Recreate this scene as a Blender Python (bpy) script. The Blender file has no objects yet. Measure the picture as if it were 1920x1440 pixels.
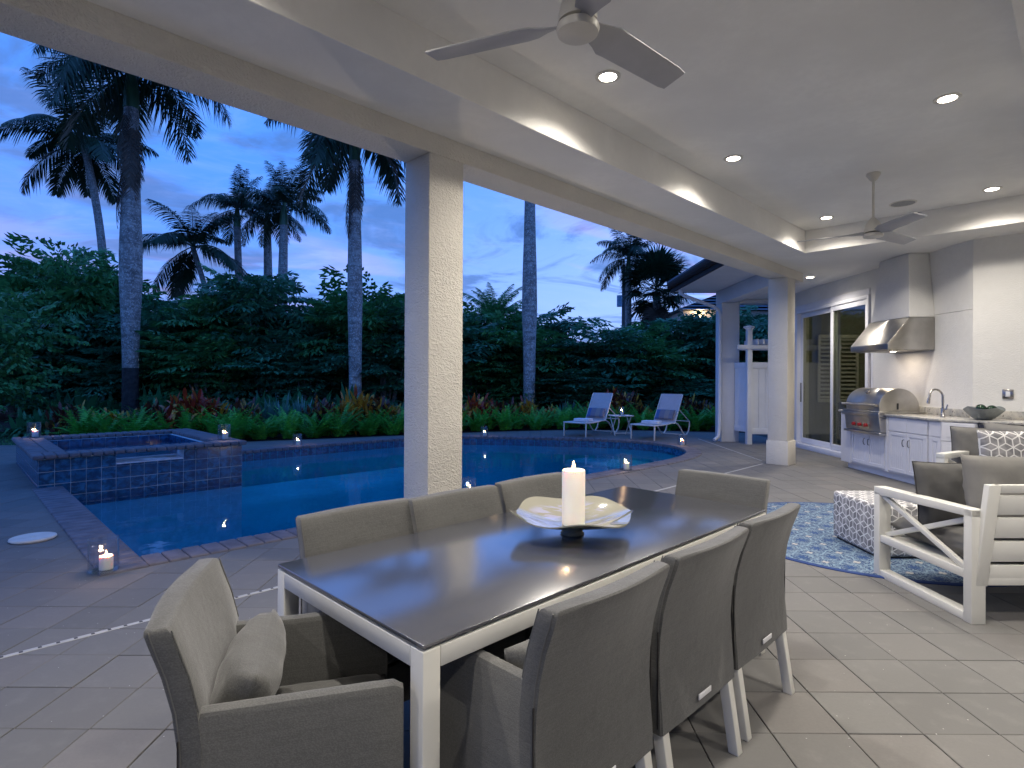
import bpy, bmesh, math, random
from mathutils import Vector, Matrix
import numpy as np
random.seed(7); rng = np.random.RandomState(7)
PI = math.pi; R45 = math.radians(45); S2 = math.sqrt(.5)
sc = bpy.context.scene
C = sc.collection

# ------------------------------------------------------------------ camera, sky, exposure
cam_d = bpy.data.cameras.new('camera'); cam = bpy.data.objects.new('camera', cam_d); C.objects.link(cam)
cam_d.sensor_width = 36.0; cam_d.lens = 36.0 * 1072.9 / 1920.0
cam_d.shift_y = -10.3 / 1920.0
cam_d.clip_start = .05; cam_d.clip_end = 3000
cam.location = (0, 0, 1.41)
cam.rotation_mode = 'QUATERNION'
cam.rotation_quaternion = (Matrix.Rotation(math.radians(.138), 3, 'Z') @ Matrix.Rotation(math.radians(90), 3, 'X')
                           @ Matrix.Rotation(math.radians(.282), 3, 'Z')).to_quaternion()
sc.camera = cam
sc.view_settings.view_transform = 'Standard'; sc.view_settings.look = 'None'
sc.view_settings.exposure = 1.17; sc.view_settings.gamma = 1.0
try:
    sc.view_settings.use_curve_mapping = False
except Exception:
    pass
cy = sc.cycles
cy.use_denoising = True
cy.max_bounces = 8; cy.diffuse_bounces = 5; cy.glossy_bounces = 4; cy.transmission_bounces = 6
cy.transparent_max_bounces = 16; cy.caustics_reflective = False; cy.caustics_refractive = False
cy.sample_clamp_indirect = 4.0

class G:
    """small helper: math nodes as Python expressions"""
    def __init__(s, nt, sock): s.nt = nt; s.k = sock
    def _m(s, op, *a, clamp=False):
        n = s.nt.nodes.new('ShaderNodeMath'); n.operation = op; n.use_clamp = clamp
        for i, v in enumerate((s,) + a):
            if isinstance(v, G): s.nt.links.new(v.k, n.inputs[i])
            else: n.inputs[i].default_value = v
        return G(s.nt, n.outputs[0])
    def __add__(s, o): return s._m('ADD', o)
    def __sub__(s, o): return s._m('SUBTRACT', o)
    def __mul__(s, o): return s._m('MULTIPLY', o)
    def __truediv__(s, o): return s._m('DIVIDE', o)
    def f(s, op, *a): return s._m(op, *a)
    def lt(s, o): return s._m('LESS_THAN', o)
    def step(s, a, b):
        n = s.nt.nodes.new('ShaderNodeMapRange'); n.interpolation_type = 'SMOOTHSTEP'
        s.nt.links.new(s.k, n.inputs[0]); n.inputs[1].default_value = a; n.inputs[2].default_value = b
        return G(s.nt, n.outputs[0])

def mixc(nt, fac, a, b, mode='MIX'):
    n = nt.nodes.new('ShaderNodeMix'); n.data_type = 'RGBA'; n.blend_type = mode
    for i, v in ((0, fac), (6, a), (7, b)):
        if isinstance(v, G): nt.links.new(v.k, n.inputs[i])
        elif hasattr(v, 'is_output'): nt.links.new(v, n.inputs[i])
        elif i == 0: n.inputs[i].default_value = v
        else: n.inputs[i].default_value = (*v, 1)
    return n.outputs[2]

def noise(nt, vec, scale, detail=4, rough=.55, dist=0.0, out=0):
    n = nt.nodes.new('ShaderNodeTexNoise'); n.inputs['Scale'].default_value = scale
    n.inputs['Detail'].default_value = detail; n.inputs['Roughness'].default_value = rough
    n.inputs['Distortion'].default_value = dist
    if vec is not None: nt.links.new(vec, n.inputs['Vector'])
    return G(nt, n.outputs[out])

def sep(nt, vec):
    n = nt.nodes.new('ShaderNodeSeparateXYZ'); nt.links.new(vec, n.inputs[0])
    return [G(nt, n.outputs[i]) for i in range(3)]
def comb(nt, x, y, z):
    n = nt.nodes.new('ShaderNodeCombineXYZ')
    for i, v in enumerate((x, y, z)):
        if isinstance(v, G): nt.links.new(v.k, n.inputs[i])
        else: n.inputs[i].default_value = v
    return n.outputs[0]

world = bpy.data.worlds.new('World'); sc.world = world; world.use_nodes = True
def build_world():
    nt = world.node_tree; nt.nodes.clear()
    out = nt.nodes.new('ShaderNodeOutputWorld'); bg = nt.nodes.new('ShaderNodeBackground')
    nt.links.new(bg.outputs[0], out.inputs[0])
    tc = nt.nodes.new('ShaderNodeTexCoord'); x, y, z = sep(nt, tc.outputs['Generated'])
    zz = z.f('MAXIMUM', 0.0)
    r = nt.nodes.new('ShaderNodeValToRGB'); nt.links.new(zz.k, r.inputs[0])
    e = r.color_ramp.elements
    stops = [(0, (.105, .19, .46)), (.10, (.058, .155, .48)), (.25, (.034, .142, .49)), (.45, (.030, .138, .49)), (1, (.026, .11, .40))]
    e[0].position = 0; e[0].color = (*stops[0][1], 1); e[1].position = 1; e[1].color = (*stops[-1][1], 1)
    for p, c in stops[1:-1]:
        q = e.new(p); q.color = (*c, 1)
    col = r.outputs[0]
    # the after-glow side lies to the right of the view
    az = (x * .75 + y * .66).step(.2, 1.0)
    glow = az * (z.step(.62, .0))
    col = mixc(nt, glow * .72, col, (.23, .34, .66))
    den = zz + .16
    sx = (x / den); sy = (y / den)
    v = comb(nt, sx * .8 + sy * .25, sy * 1.25 - sx * .25, 0.0)
    n1 = noise(nt, v, 1.5, 6, .6, 1.0)
    dark = n1.step(.46, .60)
    col = mixc(nt, dark * .80, col, (.028, .080, .235))
    lite = n1.step(.44, .30) * z.step(.9, .1)
    col = mixc(nt, lite * .28, col, (.17, .27, .66))
    v2 = comb(nt, sx * .45 + sy * .5 + 7.3, sy * 1.5 - sx * .9, 2.0)
    n2 = noise(nt, v2, 1.3, 4, .5, .8)
    pink = n2.step(.52, .70) * z.step(.45, .05) * (az * .75 + .35)
    col = mixc(nt, pink * .6, col, (.34, .235, .47))
    n3 = noise(nt, v, 4.5, 5, .6, .4)
    col = mixc(nt, n3.step(.45, .8) * .20, col, (.20, .29, .66))
    sky = nt.nodes.new('ShaderNodeTexSky'); sky.sky_type = 'NISHITA'; sky.sun_disc = False
    sky.sun_elevation = math.radians(1.0); sky.sun_rotation = math.radians(-55)
    sc_n = nt.nodes.new('ShaderNodeVectorMath'); sc_n.operation = 'SCALE'; sc_n.inputs['Scale'].default_value = .010
    nt.links.new(sky.outputs[0], sc_n.inputs[0])
    ad = nt.nodes.new('ShaderNodeVectorMath'); ad.operation = 'ADD'
    nt.links.new(col, ad.inputs[0]); nt.links.new(sc_n.outputs[0], ad.inputs[1])
    nt.links.new(ad.outputs[0], bg.inputs[0]); bg.inputs[1].default_value = 1.1
build_world()

DOWNLIGHT_W = 84.0
CANDLE_W = 2.2

# ------------------------------------------------------------------ materials
def new_mat(name):
    m = bpy.data.materials.new(name); m.use_nodes = True
    nt = m.node_tree; b = nt.nodes['Principled BSDF']
    return m, nt, b
def seti(b, **k):
    for n, v in k.items():
        n = n.replace('_', ' ')
        if n in b.inputs:
            b.inputs[n].default_value = (*v, 1) if isinstance(v, tuple) and len(v) == 3 and b.inputs[n].type == 'RGBA' else v
def obj_co(nt, kind='Object'):
    tc = nt.nodes.new('ShaderNodeTexCoord'); return tc.outputs[kind]
def world_co(nt):
    g = nt.nodes.new('ShaderNodeNewGeometry'); return g.outputs['Position']
def bump(nt, b, h, strength=.3, dist=.01):
    n = nt.nodes.new('ShaderNodeBump'); n.inputs['Strength'].default_value = strength; n.inputs['Distance'].default_value = dist
    nt.links.new(h.k, n.inputs['Height']); nt.links.new(n.outputs[0], b.inputs['Normal'])
def simple(name, col, rough=.5, metal=0.0, var=.12, nscale=8.0, bstr=0.0, bscale=120.0, bdist=.002, spec=.5, co='w'):
    m, nt, b = new_mat(name); seti(b, Roughness=rough, Metallic=metal)
    if 'Specular IOR Level' in b.inputs: b.inputs['Specular IOR Level'].default_value = spec
    v = world_co(nt) if co == 'w' else obj_co(nt)
    n = noise(nt, v, nscale, 4)
    d = tuple(c * (1 - var) for c in col); l = tuple(min(1, c * (1 + var)) for c in col)
    nt.links.new(mixc(nt, n.step(.3, .7), d, l), b.inputs['Base Color'])
    nr = noise(nt, v, nscale * 3, 3)
    rr = nr * .15 + (rough - .075)
    nt.links.new(rr.k, b.inputs['Roughness'])
    if bstr > 0: bump(nt, b, noise(nt, v, bscale, 4), bstr, bdist)
    return m

def stucco(name, col, strength, scale=38.0, dist=.006):
    m, nt, b = new_mat(name); seti(b, Roughness=.85)
    v = world_co(nt)
    n = noise(nt, v, 1.6, 4); n2 = noise(nt, v, 14, 4)
    c = mixc(nt, n.step(.3, .75), tuple(k * .93 for k in col), tuple(k * 1.04 for k in col))
    c = mixc(nt, n2.step(.35, .7) * .5, c, tuple(k * .95 for k in col))
    nt.links.new(c, b.inputs['Base Color'])
    x, y, z = sep(nt, v)
    sv = comb(nt, x, y, z * 1.7 + x * .5)
    h = noise(nt, sv, scale, 3, .55, 2.2).step(.40, .66) + noise(nt, v, scale * 4, 3) * .22
    bump(nt, b, h, strength, dist)
    return m
M = {}
M['stucco'] = stucco('stucco_cream', (.76, .725, .65), .75, 20, .006)
M['stucco_wall'] = stucco('stucco_wall', (.76, .75, .72), .35, 24, .004)
M['ceiling'] = stucco('ceiling_plaster', (.84, .825, .79), .10, 9, .004)
M['wing'] = stucco('wing_stucco', (.66, .67, .69), .2)
M['white_metal'] = simple('white_aluminium', (.70, .69, .66), .42, 0, .05, 3, .05, 300, .001)
M['sofa_metal'] = simple('warm_white_aluminium', (.66, .65, .60), .45, 0, .05, 3, .05, 300, .001)
M['vinyl'] = simple('white_vinyl', (.72, .74, .78), .4, 0, .05, 2)
M['cabinet'] = simple('cabinet_paint', (.74, .74, .77), .38, 0, .04, 2)
M['cushion'] = simple('grey_cushion', (.165, .16, .15), .9, 0, .14, 5, .3, 350, .002)
M['cushion_dark'] = simple('charcoal_cushion', (.085, .083, .08), .9, 0, .15, 5, .3, 350, .002)
M['piping'] = simple('black_piping', (.015, .013, .013), .7)
M['seam'] = simple('taupe_seam', (.12, .118, .11), .9)
M['wax'] = None
M['towel'] = simple('white_towel', (.85, .86, .9), .95, 0, .06, 6, .5, 200, .004)
M['black'] = simple('black_metal', (.02, .02, .022), .5)
M['dark_fascia'] = simple('dark_fascia', (.012, .008, .009), .8, 0, .2, 2)
M['grout'] = simple('pale_grout', (.55, .68, .76), .8, 0, .1, 10)
M['mulch'] = simple('mulch', (.022, .017, .014), .95, 0, .5, 30, .9, 60, .02)
M['sand'] = simple('joint_sand', (.045, .042, .04), .95, 0, .3, 50, .4, 200, .004)
M['base_soil'] = simple('dark_soil', (.03, .025, .02), .95, 0, .3, 6)
M['foot_glass'] = simple('smoky_foot_glass', (.22, .21, .16), .08, 0, .1, 20)
M['glow_lip'] = simple('wet_glow_lip', (.80, .78, .84), .12, 0, .2, 8, .3, 14, .01)  # pale lavender tone stands in for the glow in the spillway slot
M['red'] = simple('red_knob', (.42, .012, .02), .3)
M['drain'] = simple('cream_drain', (.42, .41, .39), .55, 0, .1, 6)
M['lid_white'] = simple('skimmer_lid_plastic', (.62, .60, .56), .55, 0, .08, 8, .1, 60)
M['grey_dish'] = simple('grey_glazed_dish', (.20, .22, .22), .18, 0, .12, 9)
M['green_glass'] = simple('green_glass_ball', (.006, .03, .016), .07, 0, .3, 30)
M['fan_white'] = simple('fan_cream', (.66, .63, .56), .38, 0, .04, 5)
M['fan_blade'] = simple('fan_blade_grey', (.42, .42, .44), .42, 0, .05, 5)
M['speaker'] = simple('speaker_grille', (.30, .30, .295), .7, 0, .06, 20, .4, 500, .001)
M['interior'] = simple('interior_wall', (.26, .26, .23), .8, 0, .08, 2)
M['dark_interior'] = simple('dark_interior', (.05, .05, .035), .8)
M['trunk_dark'] = simple('young_stem', (.30, .29, .27), .8, 0, .3, 12)

def fabric(name, col, s=1.0):
    m, nt, b = new_mat(name); seti(b, Roughness=.92)
    if 'Sheen Weight' in b.inputs: b.inputs['Sheen Weight'].default_value = .25
    v = obj_co(nt)
    x, y, z = sep(nt, v)
    n = noise(nt, v, 3.0, 4); st = noise(nt, comb(nt, x * 6, y * 6, z * 260), 1.0, 2)
    wv = noise(nt, comb(nt, x * 230, y * 230, z * 330), 1.0, 2)
    c = mixc(nt, n.step(.3, .7), tuple(k * .9 for k in col), tuple(k * 1.08 for k in col))
    c = mixc(nt, st.step(.35, .65) * .5, c, tuple(k * .70 for k in col))
    c = mixc(nt, wv.step(.42, .64) * .55, c, tuple(k * 1.45 for k in col))
    nt.links.new(c, b.inputs['Base Color'])
    w1 = noise(nt, v, 9, 3) * 6.0
    bump(nt, b, wv + st * .6 + w1, .45, .0018)
    return m
M['sling'] = fabric('taupe_mesh_fabric', (.082, .082, .079))
M['lounger_sling'] = fabric('grey_lounger_sling', (.52, .49, .51))

def glassy(name, tint=(1, 1, 1), refl=1.0, rough=.0, edge=.0):
    m = bpy.data.materials.new(name); m.use_nodes = True; nt = m.node_tree; nt.nodes.clear()
    o = nt.nodes.new('ShaderNodeOutputMaterial'); t = nt.nodes.new('ShaderNodeBsdfTransparent'); g = nt.nodes.new('ShaderNodeBsdfGlossy')
    t.inputs[0].default_value = (*tint, 1); g.inputs['Roughness'].default_value = rough
    fr = nt.nodes.new('ShaderNodeLayerWeight'); fr.inputs[0].default_value = .5
    mx = nt.nodes.new('ShaderNodeMixShader')
    f = G(nt, fr.outputs['Facing']).f('POWER', 4.0) * (.75 * refl) + (.04 + edge)
    nt.links.new(f.k, mx.inputs[0]); nt.links.new(t.outputs[0], mx.inputs[1]); nt.links.new(g.outputs[0], mx.inputs[2])
    nt.links.new(mx.outputs[0], o.inputs[0])
    return m
M['holder_glass'] = glassy('clear_holder_glass', (.93, .95, .97), 1.1, .02, .035)
M['door_glass'] = glassy('tinted_door_glass', (.66, .68, .61), 1.2, 0, .03)

def water(name, tint, nscale=2.2, bstr=.12):
    m = bpy.data.materials.new(name); m.use_nodes = True; nt = m.node_tree; nt.nodes.clear()
    o = nt.nodes.new('ShaderNodeOutputMaterial'); t = nt.nodes.new('ShaderNodeBsdfTransparent'); g = nt.nodes.new('ShaderNodeBsdfGlossy')
    t.inputs[0].default_value = (*tint, 1); g.inputs['Roughness'].default_value = .015
    fr = nt.nodes.new('ShaderNodeFresnel'); fr.inputs[0].default_value = 1.33
    v = world_co(nt)
    h = noise(nt, v, nscale, 2, .5, .3) + noise(nt, v, nscale * 4, 2) * .12
    b = nt.nodes.new('ShaderNodeBump'); b.inputs['Strength'].default_value = bstr; b.inputs['Distance'].default_value = .03
    nt.links.new(h.k, b.inputs['Height']); nt.links.new(b.outputs[0], g.inputs['Normal']); nt.links.new(b.outputs[0], fr.inputs['Normal'])
    mx = nt.nodes.new('ShaderNodeMixShader'); nt.links.new(fr.outputs[0], mx.inputs[0])
    nt.links.new(t.outputs[0], mx.inputs[1]); nt.links.new(g.outputs[0], mx.inputs[2]); nt.links.new(mx.outputs[0], o.inputs[0])
    return m
M['water'] = water('pool_water', (.72, .94, 1.0), 2.2, .20)
M['spa_water'] = water('spa_water', (.6, .86, .97), 4, .22)
M['plaster'] = simple('blue_pool_plaster', (.09, .76, .84), .8, 0, .12, 1.2)
M['coping'] = simple('mauve_coping_brick', (.135, .125, .145), .75, 0, .22, 7, .4, 90, .003)

def tile_mat():
    m, nt, b = new_mat('cobalt_glazed_tile'); seti(b, Roughness=.16)
    v = world_co(nt); x, y, z = sep(nt, v)
    n = noise(nt, comb(nt, x * 14, y * 14, z * 22), 1.0, 5, .6, .5)
    oi = nt.nodes.new('ShaderNodeObjectInfo'); rnd = G(nt, oi.outputs['Random'])
    c = mixc(nt, n.step(.38, .68), (.008, .038, .095), (.038, .20, .37))
    c = mixc(nt, rnd * .5, c, (.010, .06, .14))
    nt.links.new(c, b.inputs['Base Color']); bump(nt, b, n, .1, .002)
    return m
M['tile'] = tile_mat()

PAV = .303; PX = .128; PY = .165
def paver_mat():
    m, nt, b = new_mat('concrete_paver'); seti(b, Roughness=.86)
    v = world_co(nt); x, y, z = sep(nt, v)
    cx = ((x - PX) / PAV).f('FLOOR'); cyy = ((y - PY) / PAV).f('FLOOR')
    wn = nt.nodes.new('ShaderNodeTexWhiteNoise'); nt.links.new(comb(nt, cx, cyy, 0.0), wn.inputs['Vector'])
    rnd = G(nt, wn.outputs[0]); wc = nt.nodes.new('ShaderNodeSeparateColor'); nt.links.new(wn.outputs[1], wc.inputs[0])
    r2 = G(nt, wc.outputs[1])
    big = noise(nt, v, .7, 4); fine = noise(nt, v, 70, 3, .7); mid = noise(nt, v, 9, 4)
    c = mixc(nt, rnd, (.128, .126, .122), (.162, .158, .152))
    c = mixc(nt, r2.step(.55, 1.0) * .45, c, (.205, .186, .174))
    c = mixc(nt, big.step(.35, .7) * .4, c, (.160, .157, .155))
    c = mixc(nt, mid.step(.5, .75) * .22, c, (.245, .238, .228))
    c = mixc(nt, fine.step(.3, .75) * .35, c, (.130, .127, .122))
    vo = nt.nodes.new('ShaderNodeTexVoronoi'); vo.inputs['Scale'].default_value = 16; nt.links.new(v, vo.inputs['Vector'])
    c = mixc(nt, G(nt, vo.outputs['Distance']).lt(.045), c, (.42, .41, .40))
    nt.links.new(c, b.inputs['Base Color'])
    bump(nt, b, fine + mid * .5, .25, .002)
    return m
M['paver'] = paver_mat()

def steel_mat():
    m, nt, b = new_mat('brushed_stainless'); seti(b, Metallic=1.0, Roughness=.34, Anisotropic=.8)
    if 'Anisotropic Rotation' in b.inputs: b.inputs['Anisotropic Rotation'].default_value = .25
    v = obj_co(nt); x, y, z = sep(nt, v)
    n = noise(nt, comb(nt, x * 3, y * 3, z * 260), 1.0, 3); big = noise(nt, v, 3, 3)
    nt.links.new(mixc(nt, big.step(.3, .7), (.42, .40, .37), (.56, .54, .50)), b.inputs['Base Color'])
    nt.links.new((n * .14 + .30).k, b.inputs['Roughness']); bump(nt, b, n, .05, .001)
    return m
M['steel'] = steel_mat()
M['chrome'] = simple('satin_nickel', (.50, .47, .44), .25, 1.0, .05, 20)
M['dark_steel'] = simple('dark_appliance', (.03, .03, .038), .3, .4, .1, 5)

def granite():
    m, nt, b = new_mat('pale_granite'); seti(b, Roughness=.2)
    v = world_co(nt); n = noise(nt, v, 6, 6, .7, .8); f = noise(nt, v, 90, 3, .8); k = noise(nt, v, 28, 4, .7)
    c = mixc(nt, n.step(.35, .65), (.56, .53, .47), (.30, .30, .29))
    c = mixc(nt, k.step(.58, .66), c, (.10, .085, .08)); c = mixc(nt, f.step(.55, .7) * .6, c, (.62, .60, .55))
    nt.links.new(c, b.inputs['Base Color']); return m
M['granite'] = granite()

def table_glass():
    m, nt, b = new_mat('smoked_table_glass'); seti(b, Roughness=.13, IOR=2.6)
    v = obj_co(nt); n = noise(nt, v, 3, 5, .6, .6); f = noise(nt, v, 220, 2)
    nt.links.new(mixc(nt, n.step(.3, .7), (.054, .057, .072), (.062, .065, .080)), b.inputs['Base Color'])
    nt.links.new((n * .03 + .17).k, b.inputs['Roughness'])
    if 'Coat Weight' in b.inputs: b.inputs['Coat Weight'].default_value = 1.0; b.inputs['Coat Roughness'].default_value = .2
    bump(nt, b, f, .02, .0005)
    return m
M['table_glass'] = table_glass()

def bowl_mat():
    m, nt, b = new_mat('swirled_art_glass'); seti(b, Roughness=.08, IOR=1.5)
    v = obj_co(nt); x, y, z = sep(nt, v)
    rr = (x * x + y * y).f('SQRT'); n = noise(nt, comb(nt, x * 5, y * 22, z * 6), 1.0, 5, .6, 1.2)
    mask = n.step(.47, .56) * rr.step(.07, .10) * rr.step(.235, .19)
    nt.links.new(mixc(nt, mask, (.50, .48, .38), (.60, .60, .80)), b.inputs['Base Color'])
    if 'Coat Weight' in b.inputs: b.inputs['Coat Weight'].default_value = 1.0
    if 'Transmission Weight' in b.inputs: b.inputs['Transmission Weight'].default_value = .4
    return m
M['bowl'] = bowl_mat()

def wax_mat():
    m, nt, b = new_mat('ivory_wax'); seti(b, Roughness=.45)
    v = obj_co(nt, 'Generated'); x, y, z = sep(nt, v)
    nt.links.new(mixc(nt, noise(nt, v, 3, 3), (.86, .80, .70), (.9, .86, .78)), b.inputs['Base Color'])
    if 'Subsurface Weight' in b.inputs:
        b.inputs['Subsurface Weight'].default_value = .35; b.inputs['Subsurface Scale'].default_value = .03
        b.inputs['Subsurface Radius'].default_value = (1, .5, .25)
    return m
M['wax'] = wax_mat()

def emis(name, col, s):
    m = bpy.data.materials.new(name); m.use_nodes = True; nt = m.node_tree; nt.nodes.clear()
    o = nt.nodes.new('ShaderNodeOutputMaterial'); e = nt.nodes.new('ShaderNodeEmission')
    e.inputs[0].default_value = (*col, 1); e.inputs[1].default_value = s; nt.links.new(e.outputs[0], o.inputs[0]); return m
M['flame'] = emis('candle_flame', (1, .55, .22), 14)
M['lamp_lens'] = emis('downlight_lens', (1, .90, .74), 16)
M['far_lamp'] = emis('far_eave_lamp', (1, .72, .35), 25)

def rhomb_mat(name, A_=.100):
    m, nt, b = new_mat(name); seti(b, Roughness=.9)
    uv = nt.nodes.new('ShaderNodeUVMap'); x, y, z = sep(nt, uv.outputs[0])
    A = A_                                   # lattice: hexagon centre spacing
    x = x / A; y = y / A
    h3 = math.sqrt(3)
    # nearest hexagon centre of two interleaved rectangular lattices (1, sqrt3)
    def loc(ox, oy):
        fx = (x - ox).f('ROUND'); fy = ((y - oy) / h3).f('ROUND')
        return x - ox - fx, y - oy - fy * h3
    ax, ay = loc(0, 0); bx, by = loc(.5, h3 / 2)
    da = ax * ax + ay * ay; db = bx * bx + by * by
    sel = da.lt(db)
    inv = sel * -1.0 + 1.0
    px = ax * sel + bx * inv; py = ay * sel + by * inv
    def ad(ux, uy): return (px * ux + py * uy).f('ABSOLUTE')
    hexd = ad(1, 0).f('MAXIMUM', ad(.5, h3 / 2)).f('MAXIMUM', ad(.5, -h3 / 2))
    edge = (hexd * -1.0 + .5).lt(.042)
    line = edge
    for k in range(3):
        a = PI / 2 + k * 2 * PI / 3
        along = px * math.cos(a) + py * math.sin(a); perp = (px * -math.sin(a) + py * math.cos(a)).f('ABSOLUTE')
        line = line.f('MAXIMUM', perp.lt(.042) * along.f('GREATER_THAN', -.02))
    fill = noise(nt, comb(nt, x, y, 0.0), 1.1, 3)
    oc = mixc(nt, fill.step(.35, .65), (.17, .17, .18), (.34, .33, .34))
    nt.links.new(mixc(nt, line, oc, (.72, .71, .70)), b.inputs['Base Color'])
    bump(nt, b, noise(nt, obj_co(nt), 350, 2), .2, .001)
    return m
M['rhomb'] = rhomb_mat('grey_white_cube_lattice_fabric')
M['rhomb_big'] = rhomb_mat('large_cube_lattice_fabric', .135)

def rug_mat():
    m, nt, b = new_mat('blue_medallion_rug'); seti(b, Roughness=.95)
    v = obj_co(nt); x, y, z = sep(nt, v)
    A = .24
    x2 = x / A; y2 = y / A
    fx = (x2 - x2.f('ROUND')); fy = (y2 - y2.f('ROUND')); r = (fx * fx + fy * fy).f('SQRT')
    ang = fy.f('ARCTAN2', fx)
    pet = (ang * 6.0).f('COSINE') * .06
    ring = ((r + pet) * -1.0 + .40).f('ABSOLUTE').lt(.035)
    gx = x2 + .5; gy = y2 + .5
    hx = gx - gx.f('ROUND'); hy = gy - gy.f('ROUND'); r2 = (hx * hx + hy * hy).f('SQRT')
    a2 = hy.f('ARCTAN2', hx); flower = (r2 - (a2 * 2.0).f('COSINE').f('ABSOLUTE') * .07).lt(.055)
    cen = (r - (ang * 4.0).f('COSINE').f('ABSOLUTE') * .12).lt(.08)
    curls = noise(nt, v, 34, 2, .5, 2.5)
    c = mixc(nt, curls.step(.48, .53), (.018, .048, .135), (.17, .23, .29))
    c = mixc(nt, ring, c, (.17, .25, .32)); c = mixc(nt, flower, c, (.36, .35, .33)); c = mixc(nt, cen, c, (.02, .06, .18))
    rad = (x * x + y * y).f('SQRT'); c = mixc(nt, rad.f('GREATER_THAN', 1.29), c, (.018, .045, .17))
    nt.links.new(c, b.inputs['Base Color']); bump(nt, b, noise(nt, v, 260, 2), .4, .003)
    return m
M['rug'] = rug_mat()

def stripe_pillow():
    m, nt, b = new_mat('blue_grey_striped_canvas'); seti(b, Roughness=.9)
    v = obj_co(nt); x, y, z = sep(nt, v)
    c = mixc(nt, x.f('GREATER_THAN', -.12), (.06, .14, .34), (.20, .20, .26)); c = mixc(nt, x.f('GREATER_THAN', .02), c, (.30, .27, .27))
    c = mixc(nt, x.f('GREATER_THAN', .14), c, (.20, .21, .27)); nt.links.new(c, b.inputs['Base Color']); return m
M['stripe'] = stripe_pillow()

def leaf_mat(name, a, b_, rough=.45, tr=.25, c3=None):
    m = bpy.data.materials.new(name); m.use_nodes = True; nt = m.node_tree; b = nt.nodes['Principled BSDF']
    g = nt.nodes.new('ShaderNodeNewGeometry'); rnd = G(nt, g.outputs['Random Per Island'])
    v = world_co(nt); n = noise(nt, v, .9, 3)
    c = mixc(nt, rnd, a, b_)
    c = mixc(nt, n.step(.35, .65) * .5, c, tuple(k * .55 for k in a))
    if c3: c = mixc(nt, rnd.step(.55, .9) * noise(nt, v, 2.3, 2).step(.35, .6), c, c3)
    nt.links.new(c, b.inputs['Base Color']); seti(b, Roughness=rough)
    t = nt.nodes.new('ShaderNodeBsdfTranslucent'); nt.links.new(c, t.inputs[0])
    mx = nt.nodes.new('ShaderNodeMixShader'); mx.inputs[0].default_value = tr
    o = nt.nodes['Material Output']
    nt.links.new(b.outputs[0], mx.inputs[1]); nt.links.new(t.outputs[0], mx.inputs[2]); nt.links.new(mx.outputs[0], o.inputs[0])
    return m
M['hedge_leaf'] = leaf_mat('hedge_leaf', (.028, .14, .075), (.095, .34, .17), .42)
M['hedge_leaf2'] = leaf_mat('hedge_leaf_bright', (.04, .20, .065), (.13, .42, .13), .42)
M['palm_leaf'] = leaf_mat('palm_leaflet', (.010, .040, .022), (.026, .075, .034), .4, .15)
M['dead_leaf'] = leaf_mat('dead_frond', (.10, .075, .06), (.15, .115, .09), .8, .1)
M['fern'] = leaf_mat('sword_fern', (.05, .32, .05), (.17, .68, .10), .5, .3)
M['broad'] = leaf_mat('broad_leaf', (.03, .17, .075), (.08, .32, .13), .35, .2)
M['agave'] = leaf_mat('blue_green_blade', (.06, .20, .17), (.12, .32, .27), .4, .1)
M['croton_red'] = leaf_mat('croton_red', (.26, .03, .02), (.60, .09, .03), .35, .2, (.75, .48, .06))
M['croton_gold'] = leaf_mat('croton_gold', (.48, .20, .03), (.90, .55, .07), .35, .2, (.34, .06, .03))
M['croton_dark'] = leaf_mat('croton_dark', (.07, .028, .022), (.20, .05, .03), .35, .2, (.62, .40, .06))
M['grass'] = simple('lawn_grass', (.012, .06, .028), .9, 0, .35, 3, .8, 60, .02)

def trunk_mat():
    m, nt, b = new_mat('royal_palm_bark'); seti(b, Roughness=.8)
    v = world_co(nt); x, y, z = sep(nt, v)
    ring = noise(nt, comb(nt, x * .6, y * .6, z * 14), 1.0, 3); n = noise(nt, v, 6, 5, .65); sp = noise(nt, v, 22, 3, .7)
    c = mixc(nt, n.step(.35, .65), (.20, .185, .185), (.42, .41, .41)); c = mixc(nt, ring.step(.4, .6) * .5, c, (.13, .12, .12))
    c = mixc(nt, sp.step(.54, .62) * .75, c, (.68, .69, .70)); c = mixc(nt, noise(nt, v, 3.1, 5, .7).step(.56, .64) * .6, c, (.09, .085, .08))
    c = mixc(nt, (n * 1.2 + z * -1.0).step(-1.7, -1.1) * .0 + 0.0, c, (.02, .02, .02))
    nt.links.new(c, b.inputs['Base Color']); bump(nt, b, ring + n, .5, .02)
    return m
M['bark'] = trunk_mat()
M['bark_stain'] = simple('damp_palm_foot', (.035, .033, .036), .85, 0, .5, 9, .5, 20, .02)
M['crownshaft'] = simple('green_crownshaft', (.06, .13, .06), .35, 0, .2, 3)
def rooft():
    m, nt, b = new_mat('slate_blue_roof_tile'); seti(b, Roughness=.7)
    v = world_co(nt); n = noise(nt, v, 3, 4)
    nt.links.new(mixc(nt, n.step(.3, .7), (.10, .12, .16), (.17, .19, .24)), b.inputs['Base Color']); return m
M['roof'] = rooft()
M['far_wall'] = simple('far_house_wall', (.55, .52, .48), .8)
M['pole'] = simple('weathered_pole', (.10, .10, .11), .8)
M['transformer'] = simple('grey_blue_transformer', (.25, .42, .60), .5)

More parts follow.
